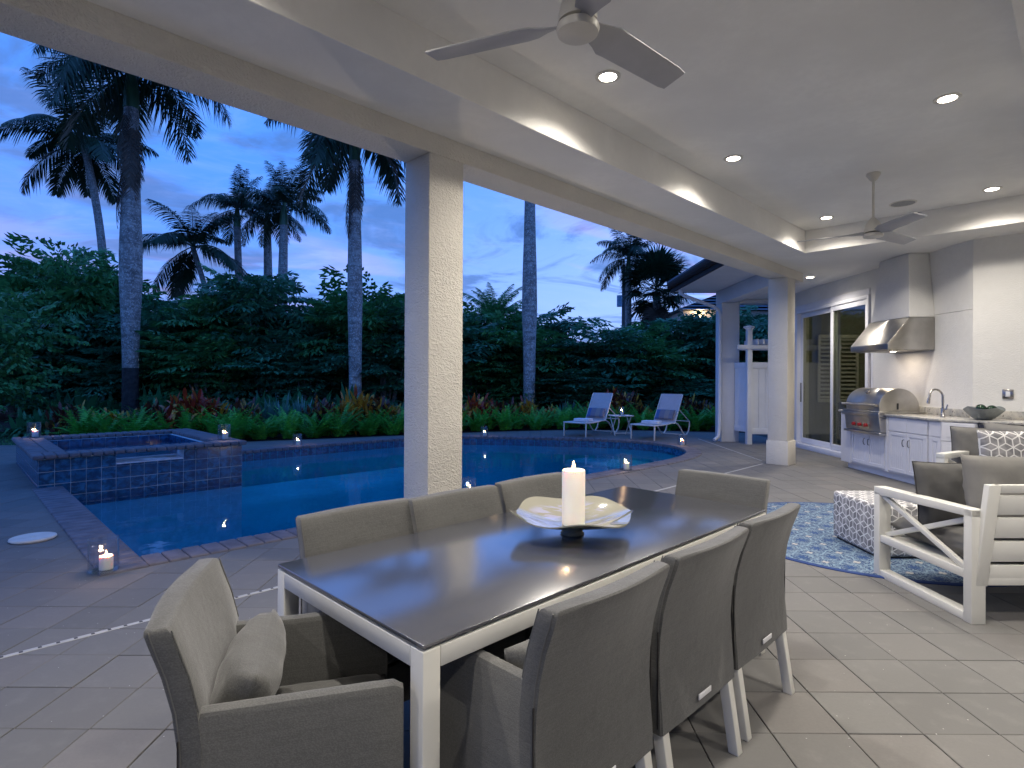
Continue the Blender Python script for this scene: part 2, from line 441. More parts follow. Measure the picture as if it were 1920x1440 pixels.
# ------------------------------------------------------------------ mesh builder
class MB:
    def __init__(s): s.v = []; s.f = []; s.sm = []; s.uv = {}
    def add(s, vs, fs, smooth=False):
        o = len(s.v); s.v += [tuple(map(float, p)) for p in vs]
        for f in fs: s.f.append(tuple(i + o for i in f)); s.sm.append(smooth)
        return s
    def box(s, x0, x1, y0, y1, z0, z1):
        x0, x1 = sorted((x0, x1)); y0, y1 = sorted((y0, y1)); z0, z1 = sorted((z0, z1))
        return s.add([(x0, y0, z0), (x1, y0, z0), (x1, y1, z0), (x0, y1, z0), (x0, y0, z1), (x1, y0, z1), (x1, y1, z1), (x0, y1, z1)],
                     [(0, 3, 2, 1), (4, 5, 6, 7), (0, 1, 5, 4), (1, 2, 6, 5), (2, 3, 7, 6), (3, 0, 4, 7)])
    def hexa(s, p):  # 8 points, bottom 4 ccw then top 4
        return s.add(p, [(0, 3, 2, 1), (4, 5, 6, 7), (0, 1, 5, 4), (1, 2, 6, 5), (2, 3, 7, 6), (3, 0, 4, 7)])
    def bar(s, a, b, w, h, up=(0, 0, 1)):
        a = Vector(a); b = Vector(b); d = (b - a).normalized(); u = Vector(up)
        side = d.cross(u)
        if side.length < 1e-4: side = d.cross(Vector((0, 1, 0)))
        side.normalize(); uu = side.cross(d).normalized()
        q = []
        for p in (a, b):
            for i, j in ((-1, -1), (1, -1), (1, 1), (-1, 1)): q.append(p + side * (i * w / 2) + uu * (j * h / 2))
        return s.add(q, [(0, 1, 2, 3), (7, 6, 5, 4), (4, 5, 1, 0), (5, 6, 2, 1), (6, 7, 3, 2), (7, 4, 0, 3)])
    def loft(s, rings, cap=True, smooth=True, closed=True):
        n = len(rings[0]); vs = [p for r in rings for p in r]; fs = []
        for k in range(len(rings) - 1):
            for i in range(n if closed else n - 1):
                j = (i + 1) % n; fs.append((k * n + i, k * n + j, (k + 1) * n + j, (k + 1) * n + i))
        s.add(vs, fs, smooth)
        if cap:
            o = len(s.v) - len(vs)
            s.f.append(tuple(o + i for i in reversed(range(n)))); s.sm.append(False)
            s.f.append(tuple(o + (len(rings) - 1) * n + i for i in range(n))); s.sm.append(False)
        return s
    def lathe(s, prof, n=24, c=(0, 0, 0), cap=False, smooth=True):
        rings = [[(c[0] + r * math.cos(2 * PI * i / n), c[1] + r * math.sin(2 * PI * i / n), c[2] + z) for i in range(n)] for r, z in prof]
        return s.loft(rings, cap, smooth)
    def cyl(s, x, y, z0, z1, r0, r1=None, n=16, smooth=True):
        r1 = r0 if r1 is None else r1
        return s.lathe([(r0, z0), (r1, z1)], n, (x, y, 0), True, smooth)
    def tube(s, pts, r, n=8, cap=True):
        pts = [Vector(p) for p in pts]; rings = []
        rr = r if isinstance(r, (list, tuple)) else [r] * len(pts)
        prev = None
        for i, p in enumerate(pts):
            d = (pts[min(i + 1, len(pts) - 1)] - pts[max(i - 1, 0)]).normalized()
            ref = Vector((0, 0, 1)) if abs(d.z) < .92 else Vector((0, 1, 0))
            a = d.cross(ref).normalized() if prev is None else (prev - d * prev.dot(d)).normalized()
            prev = a; b = d.cross(a).normalized()
            rings.append([p + a * (rr[i] * math.cos(2 * PI * k / n)) + b * (rr[i] * math.sin(2 * PI * k / n)) for k in range(n)])
        return s.loft(rings, cap)
    def mesh(s, name, mat, bevel=0, seg=2, uvbox=False, subsurf=0):
        me = bpy.data.meshes.new(name); me.from_pydata(s.v, [], s.f); me.polygons.foreach_set('use_smooth', s.sm)
        if bevel > 0 or uvbox:
            bm = bmesh.new(); bm.from_mesh(me); bmesh.ops.recalc_face_normals(bm, faces=bm.faces)
            if bevel > 0:
                ed = [e for e in bm.edges if len(e.link_faces) == 2 and e.calc_face_angle(0) > .5]
                r = bmesh.ops.bevel(bm, geom=ed, offset=bevel, segments=seg, profile=.5, affect='EDGES', clamp_overlap=True)
                if seg > 1:
                    for f in bm.faces: f.smooth = True
            if uvbox:
                L = bm.loops.layers.uv.new('UVMap')
                for f in bm.faces:
                    n = f.normal; ax = max(range(3), key=lambda i: abs(n[i]))
                    for l in f.loops:
                        c = l.vert.co
                        l[L].uv = (c.y, c.z) if ax == 0 else (c.x, c.z) if ax == 1 else (c.x, c.y)
            bm.to_mesh(me); bm.free()
        if isinstance(mat, str): mat = M[mat]
        me.materials.append(mat); me.update()
        if any(s.sm): me.set_sharp_from_angle(angle=math.radians(38))
        return me
    def obj(s, name, mat, parent=None, loc=None, rz=None, bevel=0, seg=2, **k):
        return put(name, s.mesh(name, mat, bevel, seg, k.pop('uvbox', False)), parent, loc, rz, **k)

def put(name, me, parent=None, loc=None, rz=None, **k):
    o = bpy.data.objects.new(name, me); C.objects.link(o)
    if parent is not None: o.parent = parent
    if loc is not None: o.location = loc
    if rz is not None: o.rotation_euler = (0, 0, rz)
    for a, b in k.items(): o[a] = b
    if k.get('label') and len(k['label'].split()) > 16: print('LONG', k['label'])
    return o
def thing(name, label, category, loc=(0, 0, 0), rz=0, group=None):
    return put(name, None, None, loc, rz, label=label, category=category, **({'group': group} if group else {}))
def copy_tree(root, loc, rz, label=None, **k):
    r = root.copy(); C.objects.link(r); r.location = loc; r.rotation_euler = (0, 0, rz)
    if label: r['label'] = label
    for a, b in k.items(): r[a] = b
    for ch in list(root.children):
        c = ch.copy(); C.objects.link(c); c.parent = r
        for g in ch.children:
            d = g.copy(); C.objects.link(d); d.parent = c
    return r
def W(s, n, z=0): return (S2 * (s - n), S2 * (s + n), z)      # building frame -> world
def smooth_all(me):
    me.polygons.foreach_set('use_smooth', [True] * len(me.polygons))

def rrect(w, h, r, k=4):
    out = []
    for cx, cyy, a0 in ((w / 2 - r, h / 2 - r, 0), (-w / 2 + r, h / 2 - r, 90), (-w / 2 + r, -h / 2 + r, 180), (w / 2 - r, -h / 2 + r, 270)):
        for i in range(k + 1):
            a = math.radians(a0 + 90 * i / k); out.append((cx + r * math.cos(a), cyy + r * math.sin(a)))
    return out

def cushion_mesh(name, mat, w, d, h, puff=.35, seed=0, nx=20, ny=16, wrinkle=.006, uv=False, corner=.12):
    """soft cushion lying in xy with thickness h, centre at origin"""
    rs = random.Random(seed); vs = []; fs = []; uvs = []
    ph = [rs.uniform(0, 6.28) for _ in range(8)]
    for side in (1, -1):
        for j in range(ny + 1):
            for i in range(nx + 1):
                u = -1 + 2 * i / nx; v = -1 + 2 * j / ny
                e = (max(0, 1 - abs(u) ** 5) * max(0, 1 - abs(v) ** 5)) ** .5
                e2 = (max(0, 1 - u * u) * max(0, 1 - v * v)) ** puff
                t = .5 * e + .5 * e2
                x = u * w / 2 * (1 - corner * .5 * v * v * (1 - abs(u)) * .6); y = v * d / 2 * (1 - corner * .5 * u * u * (1 - abs(v)) * .6)
                x *= 1 - .045 * (1 - v * v) * abs(u) ** 3; y *= 1 - .045 * (1 - u * u) * abs(v) ** 3
                wr = wrinkle * (math.sin(9 * u + ph[0] + 3 * v) * math.sin(7 * v + ph[1]) + .6 * math.sin(23 * v + ph[2] + 2 * u) * abs(u) ** 2)
                z = side * (h / 2 * t + .004 + (wr if e > 0 else 0))
                vs.append((x, y, z)); uvs.append((x, y))
    N = (nx + 1) * (ny + 1)
    for sd in range(2):
        for j in range(ny):
            for i in range(nx):
                a = sd * N + j * (nx + 1) + i; q = (a, a + 1, a + nx + 2, a + nx + 1)
                fs.append(q if sd == 0 else q[::-1])
    rim = [i for i in range(nx + 1)] + [j * (nx + 1) + nx for j in range(1, ny + 1)] + [ny * (nx + 1) + i for i in range(nx - 1, -1, -1)] + [j * (nx + 1) for j in range(ny - 1, 0, -1)]
    for k in range(len(rim)):
        a, b = rim[k], rim[(k + 1) % len(rim)]; fs.append((a, N + a, N + b, b))
    me = bpy.data.meshes.new(name); me.from_pydata(vs, [], fs)
    if uv:
        L = me.uv_layers.new(name='UVMap')
        for l in me.loops: L.data[l.index].uv = uvs[l.vertex_index]
    smooth_all(me); me.materials.append(M[mat] if isinstance(mat, str) else mat); me.update()
    rimpts = [Vector(vs[i]) * 1.0 for i in rim]
    for p in rimpts: p.z = 0
    return me, rimpts

# ------------------------------------------------------------------ ground, patio, pool
POOL = [(1.07, 5.18), (8.5, 5.13), (9.1, 5.15), (9.6, 5.22), (10.05, 5.36), (10.45, 5.60), (10.8, 5.95), (11.02, 6.35), (11.12, 6.8), (11.08, 7.3), (10.9, 7.8),
        (10.55, 8.4), (10.1, 9.05), (9.6, 9.75), (9.1, 10.35), (8.6, 10.8), (8.0, 11.08), (7.3, 11.22), (6.5, 11.27), (1.07, 11.27)]
SPA = (.85, 3.30, 9.25, 12.15)   # s0 s1 n0 n1
def offset_poly(poly, d):
    n = len(poly); out = []
    for i in range(n):
        p0, p1, p2 = Vector(poly[i - 1]), Vector(poly[i]), Vector(poly[(i + 1) % n])
        a = (p1 - p0).normalized(); b = (p2 - p1).normalized()
        na = Vector((a.y, -a.x)); nb = Vector((b.y, -b.x)); m = (na + nb); m = m / m.length_squared * 2
        out.append(tuple(p1 + m * d))
    return out
POOL_MID = offset_poly(POOL, .13)
def w2(p): return (S2 * (p[0] - p[1]), S2 * (p[0] + p[1]))
def clip_in(poly, a, b):      # keep left side of a->b
    out = []; n = len(poly)
    f = lambda p: (b[0] - a[0]) * (p[1] - a[1]) - (b[1] - a[1]) * (p[0] - a[0])
    for i in range(n):
        p, q = poly[i], poly[(i + 1) % n]; fp, fq = f(p), f(q)
        if fp >= 0: out.append(p)
        if fp * fq < 0:
            t = fp / (fp - fq); out.append((p[0] + (q[0] - p[0]) * t, p[1] + (q[1] - p[1]) * t))
    return out
def area(p): return .5 * sum(p[i][0] * p[(i + 1) % len(p)][1] - p[(i + 1) % len(p)][0] * p[i][1] for i in range(len(p)))
def minus(polys, conv):       # polygons minus a ccw convex polygon
    out = []
    for poly in polys:
        cur = poly
        for i in range(len(conv)):
            a, b = conv[i], conv[(i + 1) % len(conv)]
            o = clip_in(cur, b, a)
            if len(o) > 2 and abs(area(o)) > 2e-4: out.append(o)
            cur = clip_in(cur, a, b)
            if len(cur) < 3: break
    return out
pool_w = [w2(p) for p in POOL_MID]
if area(pool_w) < 0: pool_w.reverse()
spa_w = [w2(p) for p in ((SPA[0] + .04, SPA[2] + .04), (SPA[1] - .04, SPA[2] + .04), (SPA[1] - .04, SPA[3] - .04), (SPA[0] + .04, SPA[3] - .04))]
if area(spa_w) < 0: spa_w.reverse()

EDGE = [(-24, 9.2), (-10.4, 11.6), (-6.0, 12.40), (-4.2, 13.25), (-2.7, 14.05), (-.8, 15.02), (1.37, 15.75), (3.5, 15.75), (5.6, 15.3), (9.0, 14.9)]
def edge_y(x):
    for (x0, y0), (x1, y1) in zip(EDGE, EDGE[1:]):
        if x0 <= x <= x1: return y0 + (y1 - y0) * (x - x0) / (x1 - x0)
    return EDGE[0][1] if x < EDGE[0][0] else EDGE[-1][1]

def flat_with_hole(name, outer, holes, z, mat, **k):
    from mathutils.geometry import tessellate_polygon
    loops = [[Vector((p[0], p[1], 0)) for p in outer]] + [[Vector((p[0], p[1], 0)) for p in h] for h in holes]
    tris = tessellate_polygon(loops); vs = [(p.x, p.y, z) for l in loops for p in l]
    me = bpy.data.meshes.new(name); me.from_pydata(vs, [], [tuple(t) for t in tris]); me.materials.append(M[mat])
    bm = bmesh.new(); bm.from_mesh(me); bmesh.ops.recalc_face_normals(bm, faces=bm.faces)
    for f in bm.faces:
        if f.normal.z < 0: f.normal_flip()
    bm.to_mesh(me); bm.free()
    return put(name, me, **k)
# union of pool and spa as one hole outline (building frame)
U_ = offset_poly(POOL, .10)
hole_sn = [U_[0]] + U_[1:-1] + [(3.30 - .05, 11.37), (3.25, 12.05), (.92, 12.05), (.92, 9.35), (.97, 9.3)]
hole_w = [w2(p) for p in hole_sn]
flat_with_hole('ground', [(-1500, -300), (1500, -300), (1500, 1500), (-1500, 1500)], [hole_w], -.07, 'grass', kind='structure')
patio = flat_with_hole('patio', [(-26, -9), (13, -9)] + [(x, y - .01) for x, y in reversed(EDGE)] + [(-26, 9)], [hole_w], -.014, 'sand', kind='structure')

# pavers: the nearest ones are single slabs, the rest one sheet of slabs
def slab(poly, mb, z0=-.03, z1=0.0, g=.0021, ch=.0022):
    c = Vector((sum(p[0] for p in poly) / len(poly), sum(p[1] for p in poly) / len(poly)))
    def ins(d):
        o = []
        for p in poly:
            v = Vector(p) - c; L = max(v.length, 1e-6); o.append(c + v * max(0, 1 - d * 1.41 / L))
        return o
    a = ins(g); b = ins(g + ch)
    n = len(poly)
    vs = [(p.x, p.y, z0) for p in a] + [(p.x, p.y, z1 - ch) for p in a] + [(p.x, p.y, z1) for p in b]
    fs = []
    for i in range(n):
        j = (i + 1) % n; fs.append((i, j, n + j, n + i)); fs.append((n + i, n + j, 2 * n + j, 2 * n + i))
    fs.append(tuple(range(2 * n, 3 * n)))
    mb.add(vs, fs)
whole = []; part_list = []
PM = MB(); slab([(-PAV / 2, -PAV / 2), (PAV / 2, -PAV / 2), (PAV / 2, PAV / 2), (-PAV / 2, PAV / 2)], PM)
paver_mesh = PM.mesh('paver', 'paver')
def in_frustum(x, y, m=.35): return y > 1.05 and abs(x) < y * .9 + m
for j in range(-14, 54):
    for i in range(-62, 36):
        x0 = PX + i * PAV; y0 = PY + j * PAV; x1, y1 = x0 + PAV, y0 + PAV; cx_, cy_ = x0 + PAV / 2, y0 + PAV / 2
        if cx_ > 9.5 or (cx_ > 6.2 and cy_ > 9): continue
        if cy_ > edge_y(cx_) + .25: continue
        poly = [(x0, y0), (x1, y0), (x1, y1), (x0, y1)]
        if y1 > min(edge_y(x0), edge_y(x1)):
            e0, e1 = edge_y(x0), edge_y(x1); poly = clip_in(poly, (x1, e1), (x0, e0))
            if len(poly) < 3 or area(poly) < 1e-3: continue
            polys = minus(minus([poly], pool_w), spa_w); full = False
        else:
            polys = minus(minus([poly], pool_w), spa_w)
            full = len(polys) == 1 and abs(area(polys[0]) - PAV * PAV) < 1e-4
            if not full and abs(sum(abs(area(p)) for p in polys) - PAV * PAV) < 1e-4: polys = [poly]; full = True
        if full: whole.append((math.hypot(cx_, cy_) if in_frustum(cx_, cy_) else 99 + math.hypot(cx_, cy_), cx_, cy_))
        else: part_list += polys
whole.sort()
for d, x, y in whole[:299]:
    o = put('paver', paver_mesh, patio, (x, y, rng.uniform(-.0012, .0012)))
    o.rotation_euler = (rng.uniform(-.003, .003), rng.uniform(-.003, .003), rng.uniform(-.002, .002))
far = MB()
for d, x, y in whole[299:]:
    slab([(x - PAV / 2, y - PAV / 2), (x + PAV / 2, y - PAV / 2), (x + PAV / 2, y + PAV / 2), (x - PAV / 2, y + PAV / 2)], far, z1=rng.uniform(-.001, .001))
for p in part_list: slab(p, far, g=.0018)
far.obj('far_pavers', 'paver', patio, kind='stuff')

# planting bed
bed = [(x, y + .0) for x, y in EDGE[2:]] + [(16, 15), (16, 30), (-30, 30), (-30, 17.5), (-11.5, 14.4), (-8.0, 13.9), (-6.6, 13.0)]
flat_with_hole('planting_bed', bed, [], -.035, 'mulch', kind='structure')

# pool
pool = put('swimming_pool', None, kind='structure')
def shell_mesh():
    mb = MB(); n = len(POOL)
    P = [w2(p) for p in POOL]
    top = [(p[0], p[1], -.035) for p in P]; bot = [(p[0], p[1], -1.35) for p in P]
    mb.add(top + bot, [(i, n + i, n + (i + 1) % n, (i + 1) % n) for i in range(n)] + [tuple(range(n, 2 * n))])
    return mb
shell_mesh().obj('pool_basin', 'plaster', pool)
# tanning ledge and steps under water
mb = MB(); mb.box(3.32, 7.6, 9.75, 11.2, -1.3, -.62)
mb.obj('pool_ledge', 'plaster', pool, rz=R45, bevel=.2, seg=4)
for q_ in ((9.95, 11.1, 5.9, 8.3, -.42), (9.6, 9.94, 5.7, 8.6, -.72)):
    MB().box(q_[0], q_[1], q_[2], q_[3], -1.3, q_[4]).obj('pool_step', 'plaster', pool, rz=R45, bevel=.03)
wp = [w2(p) for p in offset_poly(POOL, .012)]
me = bpy.data.meshes.new('pool_water'); me.from_pydata([(p[0], p[1], -.175) for p in wp], [], [tuple(range(len(wp)))]); me.materials.append(M['water'])
bm = bmesh.new(); bm.from_mesh(me)
for f in bm.faces:
    if f.normal.z < 0: f.normal_flip()
bm.to_mesh(me); bm.free()
put('pool_water', me, kind='structure')
# coping bricks and waterline tiles
def walk(poly, closed, step):
    pts = [Vector(p) for p in poly]; segs = list(zip(pts, pts[1:] + pts[:1] if closed else pts[1:]))
    if not closed: segs = segs[:len(pts) - 1]
    L = sum((b - a).length for a, b in segs); n = max(1, round(L / step)); st = L / n; out = []
    def at(d):
        for a, b in segs:
            l = (b - a).length
            if d <= l + 1e-9: return a + (b - a) * (d / l), (b - a).normalized()
            d -= l
        return segs[-1][1], (segs[-1][1] - segs[-1][0]).normalized()
    for k in range(n): out.append((at(k * st)[0], at((k + 1) * st)[0], at((k + .5) * st)[1]))
    return out
def coping(poly, width, z0, z1, step, parent, inward=.0):
    for a, b, d in walk(poly, False, step):
        nrm = Vector((d.y, -d.x)); g = d * .004
        p = [a + g - nrm * inward, b - g - nrm * inward, b - g + nrm * width, a + g + nrm * width]
        q = [w2(v) for v in p]
        if area(q) < 0: q = q[::-1]
        mb = MB(); dz = rng.uniform(-.001, .0015)
        mb.hexa([(v[0], v[1], z0) for v in q] + [(v[0], v[1], z1 + dz) for v in q])
        mb.obj('coping_brick', 'coping', parent, bevel=.012, seg=2)
line = [(.79, 9.22), (.79, 4.90)]
mbl = []
for k in range(31):   # straight left leg, two long rows read as slabs
    n0 = 9.20 - k * .1388; mb = MB(); mb.box(.79, 1.09, n0 - .1355, n0, -.045, .017); mb.obj('coping_brick', 'coping', pool, rz=R45, bevel=.01)
coping([(1.09, 5.18), *POOL[1:18], (6.5, 11.27), (3.36, 11.27)], .27, -.045, .017, .142, pool, .02)
# the pool side of the near coping overlaps the corner neatly
TILE = MB(); TILE.box(-.0745, .0745, -.006, .0, -.074, .074); tile_me = TILE.mesh('tile', 'tile', .003, 1)
GR = MB()
def tile_run(poly, zc, parent, step=.155):
    for a, b, d in walk(poly, False, step):
        c = (a + b) / 2; inn = Vector((-d.y, d.x)) * .004
        w = w2(c + inn); ang = math.atan2(d.y, d.x) + R45
        o = put('tile', tile_me, parent, (w[0], w[1], zc)); o.rotation_euler = (0, 0, ang + PI)
tile_run([*POOL[1:19], (3.30, 11.27)], -.112, pool)
tile_run([(1.09, 9.25), (1.07, 5.18)][::-1][::-1], -.112, pool)
tile_run([(1.1, 5.18), POOL[1]], -.112, pool)

# spa
spa = thing('raised_spa', 'raised square spa clad in cobalt tiles with a spillway into the pool', 'spa', (0, 0, 0), R45)
s0, s1, n0, n1 = SPA
g = MB(); SL0, SL1 = s0 + 5 * .1633, s0 + 10 * .1633
g.box(s0, s1, n0, n0 + .30, -1.3, .225); g.box(s0, SL0, n0, n0 + .30, .225, .362); g.box(SL1, s1, n0, n0 + .30, .225, .362)
g.box(s0, s0 + .32, n0 + .30, n1, -1.3, .362); g.box(s1 - .35, s1, n0 + .30, n1, -1.3, .362); g.box(s0 + .32, s1 - .35, n1 - .30, n1, -1.3, .362)
g.box(s0 + .32, s1 - .35, n0 + .30, n1 - .30, -1.3, -.3)
g.obj('spa_wall', 'grout', spa, bevel=0)
ts = .1633
ftile = MB(); ftile.box(-.0785, .0785, -.007, 0, -.0765, .0765); fme = ftile.mesh('tile', 'tile', .003, 1)
stile = MB(); stile.box(-.0785, .0785, -.007, 0, -.052, .052); sme = stile.mesh('tile', 'tile', .003, 1)
for r in range(4):
    zc = .28 - r * .16
    for k in range(15):
        sx = s0 + (k + .5) * ts
        if r == 0 and 5 <= k < 10: continue
        put('tile', fme, spa, (sx, n0 - .001, zc))
for k in range(5, 10):
    put('tile', MB().box(-.0785, .0785, -.007, 0, -.0, .022).mesh('tile', 'tile', .002, 1), spa, (s0 + (k + .5) * ts, n0 - .001, .200))
for r in range(3):
    zc = .28 - r * .16
    for k in range(18):
        o = put('tile', fme if zc > .05 or True else sme, spa, (s0 - .001, n0 + (k + .5) * (n1 - n0) / 18, zc)); o.rotation_euler = (0, 0, -PI / 2)
for k in range(11):
    o = put('tile', fme, spa, (s0 + .32 + (k + .5) * .162, n1 - .301, .285))
for k in range(14):
    o = put('tile', fme, spa, (s1 - .351, n0 + .30 + (k + .5) * .1625, .285)); o.rotation_euler = (0, 0, -PI / 2)
def spa_brick(x0, x1, y0, y1): MB().box(x0, x1, y0, y1, .364, .424).obj('coping_brick', 'coping', spa, bevel=.02, seg=3)
nb = 21
for k in range(nb):
    a = s0 - .06 + k * (s1 - s0 + .12) / nb; b = a + (s1 - s0 + .12) / nb - .006
    spa_brick(a, b, n0 - .06, n0 + .27); spa_brick(a, b, n1 - .27, n1 + .06)
for k in range(19):
    a = n0 + .276 + k * (n1 - n0 - .552) / 19; b = a + (n1 - n0 - .552) / 19 - .006
    spa_brick(s0 - .06, s0 + .135, a, b); spa_brick(s0 + .139, s0 + .315, a, b); spa_brick(s1 - .31, s1 + .06, a, b)
m = MB(); m.add([(s0 + .32, n0 + .3, .262), (s1 - .35, n0 + .3, .262), (s1 - .35, n1 - .3, .262), (s0 + .32, n1 - .3, .262)], [(0, 1, 2, 3)])
m.obj('spa_water', 'spa_water', spa)
MB().hexa([(SL0 + .002, n0 - .010, .226), (SL1 - .002, n0 - .010, .226), (SL1 - .002, n0 + .32, .226), (SL0 + .002, n0 + .32, .226), (SL0 + .002, n0 - .010, .236), (SL1 - .002, n0 - .010, .236), (SL1 - .002, n0 + .32, .270), (SL0 + .002, n0 + .32, .270)]).obj('spillway_glow_lip', 'glow_lip', spa, bevel=.004)  # glossy lip, its pale colour painted in place of the slot's glow

# slot drains
def drain(a, b, label):
    a = Vector((*a, 0)); b = Vector((*b, 0)); L = (b - a).length; ang = math.atan2(b.y - a.y, b.x - a.x)
    t = thing('slot_drain', label, 'drain', a, ang, 'slot drains let into the paving')
    MB().box(0, L, -.015, .015, -.02, .003).obj('channel', 'drain', t, bevel=.0015, seg=1)
    s = MB(); k = .03
    while k < min(L, 6.5):
        s.box(k, k + .016, -.010, .010, .001, .0038); k += .075
    s.obj('drain_slots', 'black', t, kind='stuff')
drain(w2((-2.0, 3.83))[:2], w2((9.75, 3.83))[:2], 'long cream slot drain running under the beam past the near column')
drain((4.33, 9.98), (4.40, 13.6), 'short slot drain running from the far column to the shower screen')
lid = thing('skimmer_lid', 'round cream skimmer lid lying on the paving beside the pool', 'drain cover', (-4.14, 4.93, 0))
MB().lathe([(.0, .026), (.148, .026), (.150, .023), (.153, .026), (.161, .024), (.165, .012), (.160, .010), (.150, .006), (.150, .0)], 40).obj('lid_disc', 'lid_white', lid)
MB().lathe([(.0, .030), (.018, .030), (.02, .025)], 12).obj('lid_centre', 'lid_white', lid)

# ------------------------------------------------------------------ covered patio
roof = thing('patio_roof', 'cream plastered patio roof with beam, soffit and recessed tray ceiling', 'roof', (0, 0, 0), R45)
ZB, ZS, ZC = 3.10, 3.25, 3.57; TN0, TN1, TS = .267, 2.893, 8.86
MB().box(-5, 10.55, 3.468, 3.78, ZB, 4.1).obj('roof_beam', 'stucco', roof, bevel=.006)
so = MB()
so.box(-5, TS, TN1, 3.466, ZS, ZS + .9); so.box(TS, 10.9, -1.2, 3.466, ZS, ZS + .9); so.box(-5, TS, -3.4, TN0, ZS, ZS + .9)
so.obj('soffit', 'ceiling', roof, bevel=.004, seg=1)
# rest of the soffit over the kitchen corner and the door
MB().add([(*w2((8.9, 3.0)), 0)], [])
MB().box(-5.0, TS - .002, TN0 + .002, TN1 - .002, ZC, ZC + .5).obj('ceiling_panel', 'ceiling', roof)
MB().box(-5.02, 11.5, -3.6, 3.79, 4.1, 4.16).obj('roof_slab', 'ceiling', roof)
k2 = thing('kitchen_soffit', 'smooth plaster soffit above the sliding door and the outdoor kitchen', 'ceiling')
MB().add([(3.9, 8.9, ZS + .003), (9, 8.9, ZS + .003), (9, 13.4, ZS + .003), (5.04, 13.4, ZS + .003), (5.04, 10.0, ZS + .003)], [(0, 4, 3, 2, 1)]).obj('soffit_panel', 'ceiling', k2)

def column(s, n, label, z1):
    t = thing('patio_column', label, 'column', W(s, n), R45, 'columns carrying the patio beam')
    MB().box(-.166, .166, -.158, .158, .402, z1).obj('shaft', 'stucco', t, bevel=.006)
    MB().box(-.176, .176, -.176, .176, 0, .40).obj('plinth', 'stucco', t, bevel=.006)
column(2.735, 3.624, 'thick cream stucco column standing between the dining table and the pool', ZB - .002)
column(9.99, 3.624, 'far cream stucco column standing in front of the sliding door', ZB - .002)

# ceiling lamps
def downlight(x, y, z, label, on=True):
    t = thing('recessed_downlight', label, 'ceiling light', (x, y, z), 0, 'lit downlights in the patio ceiling')
    MB().lathe([(.062, -.001), (.062, -.006), (.078, -.008), (.09, -.004), (.09, .002)], 28).obj('trim_ring', 'fan_white', t)
    MB().lathe([(0, -.0035), (.030, -.004), (.0615, -.0035)], 28).obj('lens', 'lamp_lens', t)
    ld = bpy.data.lights.new('downlight', 'SPOT'); ld.energy = DOWNLIGHT_W; ld.color = (1, .925, .82); ld.spot_size = math.radians(150); ld.spot_blend = 1.0; ld.shadow_soft_size = .06
    lo = bpy.data.objects.new('downlight', ld); C.objects.link(lo); lo.parent = t; lo.location = (0, 0, -.03)
DL = [((3.36, 2.42), 'brightest recessed downlight beside the near fan blade'), ((5.46, 2.44), 'lit recessed downlight at mid ceiling along the tray edge'),
      ((8.32, 2.45), 'lit recessed downlight nearest the inner corner of the tray'), ((5.44, .76), 'lit recessed downlight on the right above the armchairs'),
      ((8.36, .76), 'lit recessed downlight right of the round ceiling speaker'), ((.6, 2.42), 'recessed downlight above the camera on the pool side'),
      ((.6, .76), 'recessed downlight above the camera on the house side'), ((3.0, .76), 'recessed downlight above the near right paving'), ((-2.2, 1.6), 'recessed downlight behind the camera')]
for (s, n), lb in DL: downlight(*W(s, n)[:2], ZC - .001, lb)
downlight(5.30, 10.25, ZS - .001, 'recessed downlight in the soffit beside the sliding door')
for s_i, lb_ in ((.2, 'behind the near chairs'), (2.6, 'beside the dining chairs'), (5.0, 'above the sofa'), (7.4, 'near the kitchen')):  # extra unseen row, added to light the chair backs from the house side
    downlight(*W(s_i, -1.2)[:2], ZS - .001, 'added unseen downlight in the house side soffit ' + lb_)
sp = thing('ceiling_speaker', 'round grey ceiling speaker behind the far fan', 'speaker', (*W(8.29, 1.59)[:2], ZC))
MB().lathe([(0, -.004), (.125, -.004)], 32).obj('grille', 'speaker', sp); MB().lathe([(.125, -.003), (.128, -.008), (.142, -.006), (.143, .001)], 32).obj('rim', 'fan_white', sp)

def fan(x, y, a0, label):
    t = thing('ceiling_fan', label, 'ceiling fan', (x, y, 0), 0, 'ceiling fans of the patio')
    MB().lathe([(0, ZC), (.066, ZC - .001), (.066, ZC - .02), (.03, ZC - .075), (.014, ZC - .085)], 28).obj('canopy', 'fan_white', t)
    MB().cyl(0, 0, 3.05, ZC - .08, .0125, n=12).obj('downrod', 'fan_white', t)
    MB().lathe([(.014, 3.11), (.024, 3.10), (.05, 3.07), (.075, 3.03), (.083, 2.985), (.084, 2.955), (.03, 2.953)], 32).obj('motor_housing', 'fan_white', t)
    MB().lathe([(.04, 2.945), (.09, 2.938), (.094, 2.925), (.088, 2.905), (.05, 2.897), (0, 2.894)], 36).obj('hub_cap', 'fan_white', t)
    for k in range(3):
        rings = []
        for i in range(15):
            u = i / 14; r = .06 + .65 * u
            w = .04 + .035 * min(1, u * 5) ** 1.5 if u < .2 else .082 - .012 * (u - .2)
            if u > .96: w *= .9
            tw = -math.radians(22 * max(0, 1 - u * 4) ** 1.0 + 14); th = .005
            sec = []
            for (p, q) in rrect(2 * w, 2 * th, th * .9, 2): sec.append((r, p * math.cos(tw) - q * math.sin(tw), 2.952 + p * math.sin(tw) + q * math.cos(tw) - .01 * u))
            rings.append(sec)
        b = MB().loft(rings, True).obj('blade', 'fan_blade', t); b.rotation_euler = (0, 0, a0 + k * 2 * PI / 3)
fan(.272, 2.48, math.radians(40), 'near cream ceiling fan with three grey blades above the table')
fan(3.75, 5.985, math.radians(29), 'far cream ceiling fan hanging on a rod before the range hood')

